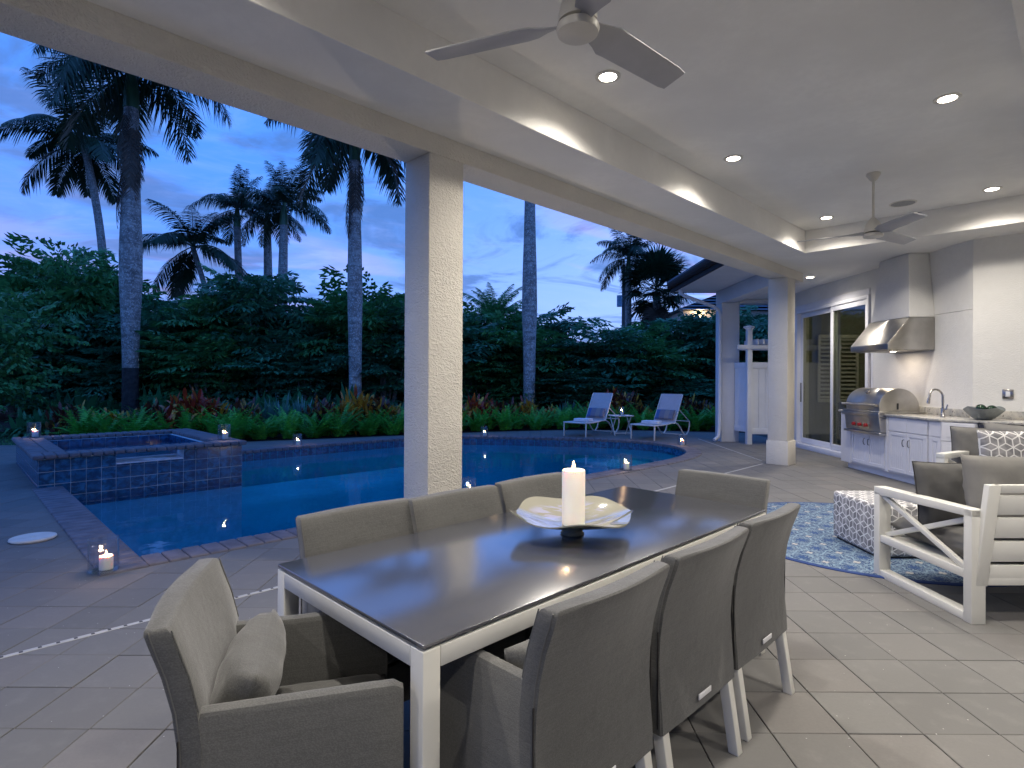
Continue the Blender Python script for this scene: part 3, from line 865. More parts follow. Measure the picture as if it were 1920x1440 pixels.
# ------------------------------------------------------------------ house wall, door, kitchen
WX = 5.98
hw = thing('house_wall', 'white stucco house wall behind the grill and around the sliding door', 'wall')
DY0, DY1, DZ = 9.66, 12.02, 2.80
w = MB(); w.box(WX, WX + .25, 7.46, DY0 - .06, 0, 2.34); w.box(WX, WX + .25, DY0 - .06, 12.9, DZ + .06, 3.6); w.box(WX, WX + .25, DY1 + .06, 12.9, 0, DZ + .06)
w.obj('lower_wall', 'stucco_wall', hw)
MB().box(WX + .001, WX + .25, 7.46, DY0 - .06, 2.346, 3.6).obj('upper_wall', 'stucco_wall', hw)
MB().box(WX - .004, WX + .1, 9.53, 9.575, .02, 2.33).obj('corner_trim', 'cabinet', hw)
rw = thing('kitchen_side_wall', 'plain white wall on the right holding the light switch', 'wall', (0, 0, 0), R45)
MB().box(9.50, 9.75, -3.4, 1.05, 0, 3.6).obj('wall_panel', 'stucco_wall', rw)
bw = thing('rear_wall', 'white stucco house wall behind the camera', 'wall', (0, 0, 0), R45)
MB().box(-5, 9.75, -3.4, -3.15, 0, 3.6).obj('wall_panel', 'stucco_wall', bw)

door = thing('sliding_door', 'white framed double sliding glass door left of the grill', 'door')
f = MB(); fx0, fx1 = WX - .035, WX + .12
f.box(fx0, fx1, DY0 - .05, DY0, 0.0, DZ + .05); f.box(fx0, fx1, DY1, DY1 + .06, 0, DZ + .05); f.box(fx0, fx1, DY0, DY1, DZ - .01, DZ + .05); f.box(fx0 - .03, fx1, DY0, DY1, 0, .10)
f.obj('door_frame', 'cabinet', door, bevel=.006)
MB().box(WX - .02, WX + .0, DY1 + .06, DY1 + .16, 0, DZ + .16).obj('casing', 'cabinet', door, bevel=.004)
MB().box(WX - .02, WX + .0, DY0 - .05, DY1 + .06, DZ + .052, DZ + .16).obj('casing', 'cabinet', door, bevel=.004)
for k, (a, b, x) in enumerate(((DY0, 10.80, WX - .01), (10.72, DY1, WX + .045))):
    p = MB(); z0, z1 = .105, DZ - .012; st = .075
    p.box(x, x + .045, a, a + st, z0, z1); p.box(x, x + .045, b - st, b, z0, z1); p.box(x, x + .045, a + st, b - st, z0, z0 + .11); p.box(x, x + .045, a + st, b - st, z1 - .09, z1)
    po = p.obj('door_leaf', 'cabinet', door, bevel=.004)
    MB().box(x + .018, x + .024, a + st, b - st, z0 + .11, z1 - .09).obj('glass', 'door_glass', po)
    if k: MB().box(x - .025, x, b - .05, b - .025, .95, 1.35).obj('handle', 'chrome', po, bevel=.005)
# room behind the glass
room = thing('interior_room', 'dim olive room seen through the sliding door glass', 'room')
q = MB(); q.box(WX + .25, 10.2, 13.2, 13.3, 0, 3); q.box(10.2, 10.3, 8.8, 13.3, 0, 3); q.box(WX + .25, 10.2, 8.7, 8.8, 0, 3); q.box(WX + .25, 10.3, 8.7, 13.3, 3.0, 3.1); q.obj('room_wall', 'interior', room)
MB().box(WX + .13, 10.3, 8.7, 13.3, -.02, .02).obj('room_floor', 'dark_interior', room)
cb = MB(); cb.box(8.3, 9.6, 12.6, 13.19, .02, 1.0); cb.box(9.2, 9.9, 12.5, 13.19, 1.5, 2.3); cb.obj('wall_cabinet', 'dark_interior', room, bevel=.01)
sh = thing('plantation_shutters', 'white louvred shutters standing inside behind the sliding door', 'shutter')
for k, yy in enumerate((12.1, 12.55)):
    pass
SHX, SHY = 6.98, 13.15
for k in range(2):
    a = SHX + k * .47
    p = MB(); p.box(a, a + .05, SHY - .04, SHY, .9, 2.45); p.box(a + .40, a + .45, SHY - .04, SHY, .9, 2.45); p.box(a + .05, a + .40, SHY - .04, SHY, .9, .98); p.box(a + .05, a + .40, SHY - .04, SHY, 2.37, 2.45)
    fr = p.obj('shutter_frame', 'cabinet', sh, bevel=.004)
    lou = MB().box(-.172, .172, -.035, .035, -.005, .005).mesh('louvre', 'cabinet', .002, 1)
    for j in range(15):
        o = put('louvre', lou, fr, (a + .225, SHY - .03, 1.02 + j * .094)); o.rotation_euler = (math.radians(40), 0, 0)
ld = bpy.data.lights.new('room_lamp', 'POINT'); ld.energy = 26; ld.color = (1, .88, .6); ld.shadow_soft_size = .15
lo = bpy.data.objects.new('room_lamp', ld); C.objects.link(lo); lo.location = (8.3, 10.3, 2.6)

# kitchen
CF = 5.36; ZT = .93
cab = thing('kitchen_cabinets', 'white beadboard base cabinets under the granite counter', 'cabinet')
c = MB(); c.box(CF + .02, WX - .003, 7.16, 9.36, .10, ZT - .035)
c.obj('carcass', 'cabinet', cab, bevel=.003, seg=1)
MB().box(CF + .08, WX - .003, 7.2, 9.30, 0, .10).obj('toe_kick', 'cabinet', cab)
def bead_door(y0, y1, z0, z1, hy, parent=cab, x=CF):
    t = .05; d = MB(); d.box(x - .004, x + .018, y0, y0 + t, z0, z1); d.box(x - .004, x + .018, y1 - t, y1, z0, z1); d.box(x - .004, x + .018, y0 + t, y1 - t, z0, z0 + t); d.box(x - .004, x + .018, y0 + t, y1 - t, z1 - t, z1)
    o = d.obj('cabinet_door', 'cabinet', parent, bevel=.0025, seg=1)
    n = max(3, round((y1 - y0 - 2 * t) / .042)); w_ = (y1 - y0 - 2 * t) / n; b = MB()
    for i in range(n): b.box(x + .004, x + .016, y0 + t + i * w_ + .002, y0 + t + (i + 1) * w_ - .002, z0 + t, z1 - t)
    b.obj('beadboard', 'cabinet', o, bevel=.002, seg=1)
    if hy is not None:
        zz = z1 - .14; MB().tube([(x - .004, hy, zz - .045), (x - .026, hy, zz - .04), (x - .032, hy, zz), (x - .026, hy, zz + .04), (x - .004, hy, zz + .045)], .005, 8).obj('handle', 'black', o)
bead_door(8.27, 8.67, .13, .62, 8.62); bead_door(8.675, 9.075, .13, .62, 8.725)
bead_door(7.42, 7.80, .13, .69, 7.75); bead_door(7.805, 8.18, .13, .69, 7.855)
for a, b in ((7.42, 7.80), (7.805, 8.18)): MB().box(CF - .004, CF + .018, a, b, .70, .885).obj('drawer_front', 'cabinet', cab, bevel=.003, seg=1)
bead_door(7.18, 7.37, .13, .69, None); MB().box(CF - .004, CF + .018, 7.18, 7.37, .70, .885).obj('drawer_front', 'cabinet', cab, bevel=.003, seg=1)
MB().box(CF - .006, CF + .018, 8.19, 8.255, .10, .895).obj('stile', 'cabinet', cab, bevel=.003, seg=1)
MB().box(CF - .006, CF + .018, 9.09, 9.36, .10, .895).obj('stile', 'cabinet', cab, bevel=.003, seg=1)
cab2 = thing('corner_cabinet', 'white drawer cabinet on the right run beside the dark fridge', 'cabinet', (0, 0, 0), R45)
SF = 8.85
MB().box(SF + .02, 9.497, .93, 1.30, .10, ZT - .035).obj('carcass', 'cabinet', cab2, bevel=.003, seg=1)
MB().box(SF + .08, 9.497, .93, 1.25, 0, .10).obj('toe_kick', 'cabinet', cab2)
for z0, z1 in ((.66, .885), (.40, .65), (.13, .39)):
    o = MB().box(SF - .004, SF + .018, .95, 1.28, z0, z1).obj('drawer_front', 'cabinet', cab2, bevel=.003, seg=1)
    MB().box(SF - .008, SF - .0045, 1.0, 1.23, z0 + .05, z1 - .05).obj('raised_panel', 'cabinet', o, bevel=.002, seg=1)
fr = thing('undercounter_fridge', 'dark undercounter fridge behind the armchair pillows', 'fridge', (0, 0, 0), R45)
MB().box(SF + .02, 9.49, .30, .925, .05, ZT - .04).obj('body', 'dark_steel', fr, bevel=.004); MB().box(SF - .01, SF + .018, .31, .92, .12, .885).obj('fridge_door', 'dark_steel', fr, bevel=.006)
MB().box(SF - .04, SF - .012, .36, .87, .83, .845).obj('handle', 'steel', fr, bevel=.004)
cab3 = thing('end_cabinet', 'white base cabinet at the far right end of the counter', 'cabinet', (0, 0, 0), R45)
MB().box(SF + .0, 9.49, -1.2, .295, .0, ZT - .035).obj('carcass', 'cabinet', cab3, bevel=.003, seg=1)
ct = thing('granite_countertop', 'speckled pale granite countertop with low backsplash around the kitchen corner', 'countertop')
A = [(5.33, 9.42), (5.33, 7.17)]; pa = w2((8.82, 1.30)); pb = w2((8.82, -1.2)); pc = w2((9.498, -1.2)); pd = w2((9.498, 1.04))
top = [(5.33, 9.40), (5.33, 8.13), (5.33, 7.19), pb, pc, pd, (WX - .003, 8.0), (WX - .003, 9.40)]
mb = MB(); n = len(top); mb.add([(x, y, ZT - .033) for x, y in top] + [(x, y, ZT) for x, y in top], [tuple(range(n)), tuple(range(2 * n - 1, n - 1, -1))] + [(i, (i + 1) % n, n + (i + 1) % n, n + i) for i in range(n)])
mb.obj('counter_slab', 'granite', ct, bevel=.006)
MB().box(WX - .024, WX - .002, 7.50, 9.40, ZT + .001, ZT + .10).obj('backsplash', 'granite', ct, bevel=.003)
o = MB().box(9.474, 9.497, -1.2, 1.0, ZT + .001, ZT + .10).obj('backsplash', 'granite', ct, bevel=.003); o.rotation_euler = (0, 0, R45)

# grill
gr = thing('gas_grill', 'built-in stainless gas grill with curved lid and three red knobs', 'grill')
gy0, gy1, gx0, gx1 = 8.22, 9.10, 5.24, 5.92
MB().box(gx0, gx1 + .0, gy0, gy1, ZT + .002, ZT + .03).obj('grill_deck', 'steel', gr, bevel=.006)
MB().box(gx0, gx0 + .11, gy0, gy1 + .05, ZT - .055, ZT + .001).obj('front_lip', 'steel', gr, bevel=.006)
MB().hexa([(gx0 + .035, gy0 + .01, .655), (CF, gy0 + .01, .655), (CF, gy1 - .02, .655), (gx0 + .035, gy1 - .02, .655), (gx0 + .01, gy0 + .01, ZT - .058), (CF, gy0 + .01, ZT - .058), (CF, gy1 - .02, ZT - .058), (gx0 + .01, gy1 - .02, ZT - .058)]).obj('control_panel', 'steel', gr, bevel=.004)
MB().box(gx0 + .01, CF, gy0 + .0, gy1 - .0, .615, .65).obj('drip_tray', 'steel', gr, bevel=.004)
for i, yy in enumerate((8.80, 8.65, 8.50)):
    kx = gx0 + .02
    kb = MB().tube([(kx, yy, .745), (kx - .018, yy, .745)], .034, 18).obj('knob_bezel', 'chrome', gr)
    MB().tube([(kx - .018, yy, .745), (kx - .052, yy, .745)], .025, 16).obj('knob', 'red', kb)
prof = [(gx0 + .03, ZT + .03), (gx0 + .025, ZT + .13)]
for i in range(13):
    a = math.radians(165 - i * 12.0); prof.append((gx0 + .315 + .295 * math.cos(a), ZT + .075 + .29 * math.sin(a)))
prof.append((gx1 - .06, ZT + .03))
ring = lambda y, k=1.0: [(x, y, z) for x, z in prof]
lidm = MB().loft([ring(gy0 + .03), ring(gy1 - .03)], True, True)
lidm.obj('grill_lid', 'steel', gr, bevel=.006, seg=2)
MB().tube([(gx0 - .035, gy0 + .03, ZT + .115), (gx0 - .035, gy1 - .03, ZT + .115)], .016, 12).obj('handle', 'steel', gr)
for yy in (gy0 + .06, gy1 - .06): MB().box(gx0 - .035, gx0 + .03, yy - .012, yy + .012, ZT + .10, ZT + .13).obj('handle_bracket', 'chrome', gr, bevel=.003)
o = MB().lathe([(0, .012), (.03, .010), (.034, 0)], 20).obj('thermometer', 'chrome', gr, (gx0 + .115, 8.66, ZT + .30)); o.rotation_euler = (0, math.radians(-48), 0)
MB().box(5.52, 5.545, gy0 + .024, gy0 + .031, ZT + .06, ZT + .15).obj('rotisserie_slot', 'black', gr)
# hood
hd = thing('range_hood', 'brushed stainless range hood mounted above the grill', 'range hood')
hy0, hy1, hz0, hz1 = 8.13, 9.03, 1.85, 2.31
P = [(5.31, hz0), (5.31, hz0 + .085), (5.61, hz1), (WX - .004, hz1), (WX - .004, hz0)]
MB().loft([[(x, hy0, z) for x, z in P], [(x, hy1, z) for x, z in P]], True, False).obj('hood_shell', 'steel', hd, bevel=.006)
bf = MB()
for i in range(14): bf.box(5.36 + i * .042, 5.385 + i * .042, hy0 + .05, hy1 - .05, hz0 - .012, hz0 - .003)
bf.obj('baffle_filter', 'steel', hd)
ld = bpy.data.lights.new('hood_lamp', 'AREA'); ld.energy = 2.6; ld.color = (1, .82, .62); ld.size = .3
lo = bpy.data.objects.new('hood_lamp', ld); C.objects.link(lo); lo.parent = hd; lo.location = (5.55, 8.58, hz0 - .02)
MB().lathe([(0, hz0 - .014), (.035, hz0 - .014), (.04, hz0 - .012)], 16, (5.66, 8.55, 0)).obj('lamp_lens', 'lamp_lens', hd)
ch = thing('hood_chase', 'tapered white stucco flue chase rising from the hood to the ceiling', 'chimney')
MB().hexa([(5.612, hy0 + .002, hz1 + .003), (WX - .003, hy0 + .002, hz1 + .003), (WX - .003, 8.99, hz1 + .003), (5.612, 8.99, hz1 + .003),
           (5.68, 8.25, ZS - .004), (WX - .003, 8.25, ZS - .004), (WX - .003, 8.90, ZS - .004), (5.68, 8.90, ZS - .004)]).obj('flue_casing', 'stucco_wall', ch, bevel=.008)
# faucet
fc = thing('kitchen_faucet', 'brushed nickel gooseneck faucet beside the grill', 'faucet', (5.62, 7.50, ZT))
MB().lathe([(0, .0), (.03, .0), (.03, .02), (.022, .03), (.02, .12), (.0, .12)], 20).obj('faucet_base', 'chrome', fc)
pts = [(0, 0, .1), (0, 0, .26)] + [(-.085 + .085 * math.cos(math.radians(a)), .02 * math.sin(math.radians(a)), .28 + .085 * math.sin(math.radians(a))) for a in range(0, 181, 15)] + [(-.182, 0, .235)]
MB().tube(pts, .0125, 10).obj('spout', 'chrome', fc); MB().tube([(-.181, 0, .245), (-.192, 0, .18)], [.016, .02], 12).obj('spray_head', 'chrome', fc)
MB().tube([(0, -.02, .1), (.0, -.06, .105), (.01, -.07, .17)], [.012, .011, .007], 8).obj('lever', 'chrome', fc)
# bowl with glass balls
def wavy_bowl(r, h, waves, amp, base, n=64, rings=16, seed=0, th=.006, droop=.0):
    rs = random.Random(seed); ph = [rs.uniform(0, 6.28) for _ in range(4)]; rr = []
    def pt(u, a, off):
        w = math.sin(waves * a + ph[0]) * .6 + math.sin((waves - 2) * a + ph[1]) * .4
        R = base + (r - base) * u; R *= 1 + .08 * u * u * math.sin((waves - 1) * a + ph[2])
        z = h * (u ** 1.6) * (1 - droop * u) + amp * w * u ** 2.2 + off
        return (R * math.cos(a), R * math.sin(a), z)
    outer = [[pt(k / rings, 2 * PI * i / n, 0) for i in range(n)] for k in range(rings + 1)]
    inner = [[pt(k / rings, 2 * PI * i / n, th) for i in range(n)] for k in range(rings, -1, -1)]
    mb = MB(); mb.loft(outer + inner, True, True); return mb
gb = thing('grey_dish', 'wavy grey dish standing on the granite counter', 'dish', (5.78, 7.05, ZT))
wavy_bowl(.20, .14, 4, .025, .06, seed=4).obj('dish_body', 'grey_dish', gb)
for x, y, z, lb in ((-.03, .0, .135, 'dark green glass ball on the left in the grey dish'), (.065, -.05, .125, 'dark green glass ball on the right in the grey dish')):
    b = MB().lathe([(.058 * math.sin(PI * i / 12), -.058 * math.cos(PI * i / 12)) for i in range(13)], 20)
    b.obj('glass_ball', 'green_glass', None, (5.78 + x, 7.05 + y, ZT + z), label=lb, category='ornament', group='green glass balls in the dish')
sw = thing('wall_switch', 'square pewter switch plate on the right wall', 'switch', (*W(9.5, .70)[:2], 1.245), R45)
MB().box(-.016, -.002, -.055, .055, -.06, .06).obj('switch_plate', 'chrome', sw, bevel=.006); MB().box(-.020, -.014, -.022, .022, -.033, .033).obj('rocker', 'cabinet', sw, bevel=.002)
ol = thing('wall_outlet', 'small white outlet plate on the wall behind the faucet', 'outlet', (WX - .001, 7.98, 1.17))
MB().box(-.008, 0, -.035, .035, -.058, .058).obj('outlet_plate', 'cabinet', ol, bevel=.003)

# ------------------------------------------------------------------ far wing, shower screen
wing = thing('house_wing', 'far wing of the house with eave, gutter and square corner post', 'building')
MB().box(4.72, 5.12, 12.98, 13.38, 0, 3.15).obj('corner_post', 'wing', wing, bevel=.008)
MB().box(4.72, 5.03, 10.20, 13.38, 3.153, 3.447).obj('header_beam', 'wing', wing, bevel=.006)
MB().box(5.034, 7.2, 13.08, 13.38, 3.153, 3.245).obj('header_beam', 'wing', wing, bevel=.006)
MB().box(3.72, 5.3, 9.3, 13.42, 3.45, 3.47).obj('eave_soffit', 'wing', wing)
# fascia + gutter
MB().box(3.69, 3.718, 9.3, 13.45, 3.43, 3.66).obj('fascia', 'dark_fascia', wing); MB().box(3.69, 5.6, 13.42, 13.45, 3.44, 3.66).obj('fascia', 'dark_fascia', wing)
gx = [(3.69, 3.66), (3.60, 3.66), (3.595, 3.62), (3.61, 3.57), (3.65, 3.53), (3.69, 3.53)]
MB().loft([[(x, 9.3, z) for x, z in gx], [(x, 13.47, z) for x, z in gx]], True, False).obj('gutter', 'dark_fascia', wing)
def hip(mb, x0, x1, y0, y1, z0, rise, run):
    mb.add([(x0, y0, z0), (x1, y0, z0), (x1, y1, z0), (x0, y1, z0), (x0 + run, y0 + run, z0 + rise), (x1 - run, y0 + run, z0 + rise), (x1 - run, y1 - run, z0 + rise), (x0 + run, y1 - run, z0 + rise)],
           [(0, 1, 5, 4), (1, 2, 6, 5), (2, 3, 7, 6), (3, 0, 4, 7), (4, 5, 6, 7), (0, 3, 2, 1)])
rfm = MB()
for k in range(9):   # tile courses on the slope facing the pool
    z = 3.665 + k * .115; x = 3.60 + k * .30
    rfm.hexa([(x, 9.6, z), (x + .34, 9.6, z + .10), (x + .34, 13.5 - k * .3, z + .10), (x, 13.5 - k * .3, z), (x, 9.6, z + .035), (x + .34, 9.6, z + .135), (x + .34, 13.5 - k * .3, z + .135), (x, 13.5 - k * .3, z + .035)])
rfm.obj('roof_tiles', 'roof', wing, kind='stuff')
MB().tube([(3.75, 12.96, 3.52), (3.78, 12.96, 3.36), (3.86, 12.95, 3.30), (4.50, 12.93, 3.06), (4.62, 12.93, 2.98), (4.655, 12.93, 2.86), (4.655, 12.93, .30), (4.63, 12.92, .12), (4.52, 12.86, .05)], .042, 10).obj('downspout', 'vinyl', wing)
ss = thing('shower_screen', 'white vinyl outdoor shower screen with louvred top behind the far column', 'privacy screen')
def post(x, y, h):
    p = MB().box(x - .055, x + .055, y - .055, y + .055, 0, h).obj('post', 'vinyl', ss, bevel=.005)
    MB().lathe([(.0, h + .10), (.125, h + .07), (.128, h + .05), (.075, h), (.07, h - .02), (0, h - .02)], 4, (x, y, 0), False, False).obj('post_cap', 'vinyl', p).rotation_euler = (0, 0, 0)
post(5.14, 12.50, 2.50); post(6.15, 12.50, 2.42)
def tg(x0, y0, x1, y1, z0, z1):
    L = math.hypot(x1 - x0, y1 - y0); a = math.atan2(y1 - y0, x1 - x0); n = round(L / .145); e = thing
    fr_ = MB(); fr_.box(0, L, -.025, .025, z0, z0 + .13); fr_.box(0, L, -.025, .025, z1 - .13, z1)
    o = fr_.obj('panel_rail', 'vinyl', ss, (x0, y0, 0), a, bevel=.004)
    bd = MB().box(.002, L / n - .002, -.012, .012, z0 + .13, z1 - .13).mesh('board', 'vinyl', .004, 1)
    for i in range(n): put('board', bd, o, (i * L / n, 0, 0))
tg(5.20, 12.50, 6.09, 12.50, .22, 1.79); tg(5.14, 12.56, 5.02, 12.97, .26, 1.79)
r = MB(); r.bar((4.86, 12.44, 2.12), (6.2, 12.44, 2.12), .03, .09); r.bar((4.98, 13.0, 2.12), (6.2, 13.0, 2.12), .03, .09); r.obj('top_rail', 'vinyl', ss, bevel=.004)
for i in range(7):
    o = MB().box(-.015, .015, 12.36, 13.08, 2.17, 2.29).obj('slat', 'vinyl', ss, (5.28 + i * .125, 0, 0), bevel=.003, seg=1)

# ------------------------------------------------------------------ dining set
tb = thing('dining_table', 'long rectangular dining table with smoked glass top and cream metal frame', 'table', W(1.94, 1.6085), R45)
L2, W2 = 1.085, .4385
MB().box(-L2, L2, -W2, W2, .729, .740).obj('tabletop', 'table_glass', tb, bevel=.002)
for i, j in ((1, 1), (1, -1), (-1, 1), (-1, -1)):
    MB().box(i * L2, i * (L2 - .055), j * W2, j * (W2 - .055), 0, .722).obj('leg', 'sofa_metal', tb, bevel=.002)
for j in (1, -1): MB().box(-L2 + .0565, L2 - .0565, j * W2, j * (W2 - .035), .668, .7215).obj('apron', 'sofa_metal', tb, bevel=.002)
for i in (1, -1): MB().box(i * L2, i * (L2 - .035), -W2 + .0565, W2 - .0565, .668, .7215).obj('apron', 'sofa_metal', tb, bevel=.002)
MB().box(-L2 + .05, L2 - .05, -W2 + .05, W2 - .05, .7218, .7285).obj('under_plate', 'black', tb)

def chair_parts():
    t = thing('dining_chair', '', 'chair')
    # back: curved padded panel
    prof = [(-.226, .27), (-.222, .34), (-.215, .42), (-.210, .50), (-.212, .58), (-.221, .66), (-.240, .74), (-.264, .81), (-.2735, .840), (-.276, .848), (-.278, .8525)]
    rings = []
    for k, (y, z) in enumerate(prof):
        ins = {8: 0, 9: .003, 10: .009}.get(k, 0); th = .054; nx = 14; front = []; back = []
        for i in range(nx + 1):
            u = i / nx; x = (-.2675 + ins) + (.535 - 2 * ins) * u; cv = (.006 + .030 * max(0, (z - .45) / .4)) * (1 - (x / .2675) ** 2)
            if i in (0, nx): e = .007
            else: e = 0
            if i == 1: x = -.2675 + ins + .007; 
            if i == nx - 1: x = .2675 - ins - .007
            back.append((x, y + e + ins - cv * .9, z)); front.append((x, y + th - e - ins - cv * .6, z))
        rings.append(back + front[::-1])
    MB().loft(rings, True, True).obj('backrest', 'sling', t, bevel=0)
    # arms: side panels with rounded top
    for sx in (-1, 1):
        rings = []
        for y in [-.20, -.10, 0, .10, .20, .262, .278, .284]:
            top = .656 ; thick = .05; fall = 0 if y < .26 else (y - .26) * .55
            ring = []
            zb = .27
            w = thick / 2; cx = sx * .2415
            pts = [(-w, zb), (w, zb), (w, top - .02 - fall), (w * .7, top - .006 - fall), (0, top - fall), (-w * .7, top - .006 - fall), (-w, top - .02 - fall)]
            if y > .27: pts = [(a * .8, b) for a, b in pts]
            rings.append([(cx + a * 1.0, y, b) for a, b in pts])
        MB().loft(rings, True, True).obj('arm', 'sling', t)
    # seat
    me, _ = cushion_mesh('seat', 'sling', .44, .46, .06, seed=2, wrinkle=.001, corner=0, puff=.12)
    put('seat', me, t, (0, .045, .435)); MB().box(-.217, .217, -.17, .27, .27, .412).obj('seat_skirt', 'sling', t)
    for sx in (-1, 1):
        MB().hexa([(sx * .235 - .019, -.265, 0), (sx * .235 + .019, -.265, 0), (sx * .235 + .019, -.225, 0), (sx * .235 - .019, -.225, 0), (sx * .235 - .019, -.218, .30), (sx * .235 + .019, -.218, .30), (sx * .235 + .019, -.178, .30), (sx * .235 - .019, -.178, .30)]).obj('leg', 'sofa_metal', t, bevel=.003)
        MB().box(sx * .235 - .019, sx * .235 + .019, .225, .265, 0, .30).obj('leg', 'sofa_metal', t, bevel=.003)
    MB().box(-.045, .045, -.2405, -.2365, .305, .325).obj('maker_tag', 'cabinet', t, bevel=.0015)
    for sx in (-1, 1):
        MB().tube([(sx * .2655, y + .004 + .0 * z, z) for y, z in prof[:-1]], .0022, 5).obj('seam', 'seam', t)
        MB().tube([(sx * .2655, y + .050, z) for y, z in prof[5:-1]], .0022, 5).obj('seam', 'seam', t)
    # dark side slits of the cover
    for sx in (-1, 1): MB().bar((sx * .2685, -.212, .29), (sx * .2685, -.212, .60), .004, .003, (0, 1, 0)).obj('cover_zip', 'piping', t)
    return t
ch0 = chair_parts()
first = True
def place_chair(x, y, ang, label):
    """ang: world direction the sitter faces"""
    global first
    rz = ang - PI / 2
    if first:
        ch0.location = (x, y, 0); ch0.rotation_euler = (0, 0, rz); ch0['label'] = label; ch0['group'] = 'fabric dining chairs round the table'; first = False; return ch0
    return copy_tree(ch0, (x, y, 0), rz, label)
# house side (facing the pool, direction -V -> world 135 deg)
HS = [(1.30, .885 + .284, 'taupe dining chair nearest the camera on the house side of the table'), (1.894, .893 + .284, 'middle taupe dining chair on the house side of the table'), (2.478, .905 + .284, 'third taupe chair on the house side, nearest the rug')]
for s, n, lb in HS: place_chair(*W(s, n)[:2], math.radians(135), lb)
for s, n, lb in ((1.27, 2.245 - .284, 'taupe dining chair on the pool side, nearest the camera, before the water'), (1.78, 2.215 - .284, 'taupe dining chair on the pool side in front of the column'), (2.355, 2.235 - .284, 'taupe dining chair on the pool side just behind the glass bowl')):
    place_chair(*W(s, n)[:2], math.radians(-45), lb)
place_chair(*W(3.285 - .284, 1.51)[:2], math.radians(225), 'taupe dining chair at the far head of the table')
ang = math.radians(17); c0 = Vector((-.888, 1.503)); o_ = c0 + Vector((math.cos(ang), math.sin(ang))) * .284
place_chair(o_.x, o_.y, ang, 'taupe armchair at the near head of the table with a small pillow')
me, _ = cushion_mesh('pillow', 'sling', .42, .235, .15, seed=5, wrinkle=.004, puff=.35)
pl = put('lumbar_pillow', me, None, None, None, label='taupe lumbar pillow leaning in the near head chair', category='pillow')
pl.rotation_euler = (math.radians(66), 0, ang - PI / 2 + 0); pp = o_ + Vector((math.cos(ang), math.sin(ang))) * -.11; pl.location = (pp.x, pp.y, .585)
pl2 = put('lumbar_pillow', me, None, None, None, label='lumbar pillow barely seen in the nearest house-side chair', category='pillow')
q = Vector(W(HS[0][0], HS[0][1])[:2]); d = Vector((math.cos(math.radians(135)), math.sin(math.radians(135)))); pp = q - d * .10
pl2.rotation_euler = (math.radians(66), 0, math.radians(45)); pl2.location = (pp.x, pp.y, .565)

# centrepiece
bl = thing('glass_bowl', 'wavy swirled cream art glass bowl on the dining table', 'bowl', (.258, 2.472, .741))
wavy_bowl(.272, .070, 5, .022, .045, seed=11, n=96, rings=22, th=.005, droop=.12).obj('bowl_rim', 'bowl', bl, (0, 0, .035))
MB().lathe([(.0, 0), (.050, 0), (.052, .004), (.044, .014), (.046, .03), (.055, .040), (0, .040)], 32).obj('bowl_foot', 'foot_glass', bl)

def candle(x, y, z, r, h, label, w=None, group='lit pillar candles'):
    t = thing('pillar_candle', label, 'candle', (x, y, z), 0, group)
    MB().lathe([(0, 0), (r, 0), (r, h - .004), (r - .003, h), (r * .75, h - .001), (r * .45, h - .006), (0, h - .008)], 28).obj('wax_body', 'wax', t)
    MB().cyl(0, 0, h - .008, h + .008, .0015, n=6).obj('wick', 'black', t)
    MB().lathe([(0, h + .002), (.005, h + .008), (.0065, h + .015), (.004, h + .028), (0, h + .040)], 10).obj('flame', 'flame', t)
    ld = bpy.data.lights.new('candle_light', 'POINT'); ld.energy = w or CANDLE_W; ld.color = (1, .62, .32) if not w or w < 5 else (1, .80, .58); ld.shadow_soft_size = .012
    lo = bpy.data.objects.new('candle_light', ld); C.objects.link(lo); lo.parent = t; lo.location = (0, 0, h + .022)
candle(.262, 2.470, .783, .050, .235, 'tall ivory pillar candle in the glass bowl on the table', .8)
hold = MB(); R_ = .085
def holder(x, y, z, where, r=.094, h=.235, ch=.095, w=None):
    t = thing('glass_candle_holder', 'clear glass cylinder ' + where, 'candle holder', (x, y, z), 0, 'clear glass candle holders round the pool')
    MB().lathe([(r, .006), (r, h), (r - .004, h + .002), (r - .005, h), (r - .005, .010)], 36).obj('glass_cylinder', 'holder_glass', t)
    MB().lathe([(0, 0), (r, 0), (r, .008), (0, .008)], 36).obj('glass_base', 'holder_glass', t)
    candle(x + (.012), y + .01, z + .009, r * .46, ch, 'lit candle in the glass ' + where, w)
holder(-2.935, 4.10, .018, 'on the near corner of the pool coping')
holder(*W(1.05, 12.0)[:2], .425, 'on the left corner of the spa')
holder(*W(3.16, 9.62)[:2], .425, 'on the right corner of the spa')
holder(-4.45, 11.80, .005, 'on the paving right of the spa')
holder(-.70, 13.90, .005, 'behind the pool right of the column')
holder(3.60, 12.20, .005, 'at the curved end of the pool by the loungers')
holder(1.735, 8.80, .018, 'on the near coping right of the pillar candle')
holder(-.515, 6.69, .018, 'behind the pool side chairs at the column foot', .09, .22, .10, 30.0)

# ------------------------------------------------------------------ lounge group
rug = MB().lathe([(0, .010), (1.32, .010), (1.33, .006), (1.33, .001)], 72).obj('round_rug', 'rug', None, (3.25, 5.25, 0), label='round blue rug with pale floral medallions under the ottoman', category='rug')
ot = thing('ottoman', 'square ottoman in grey and white cube lattice fabric on the rug', 'ottoman', (3.17, 4.80, .011))
MB().box(-.32, .32, -.315, .315, .012, .42).obj('upholstery', 'rhomb', ot, bevel=.035, seg=4, uvbox=True)
MB().box(-.29, .29, -.285, .285, 0, .012).obj('base_plate', 'black', ot)

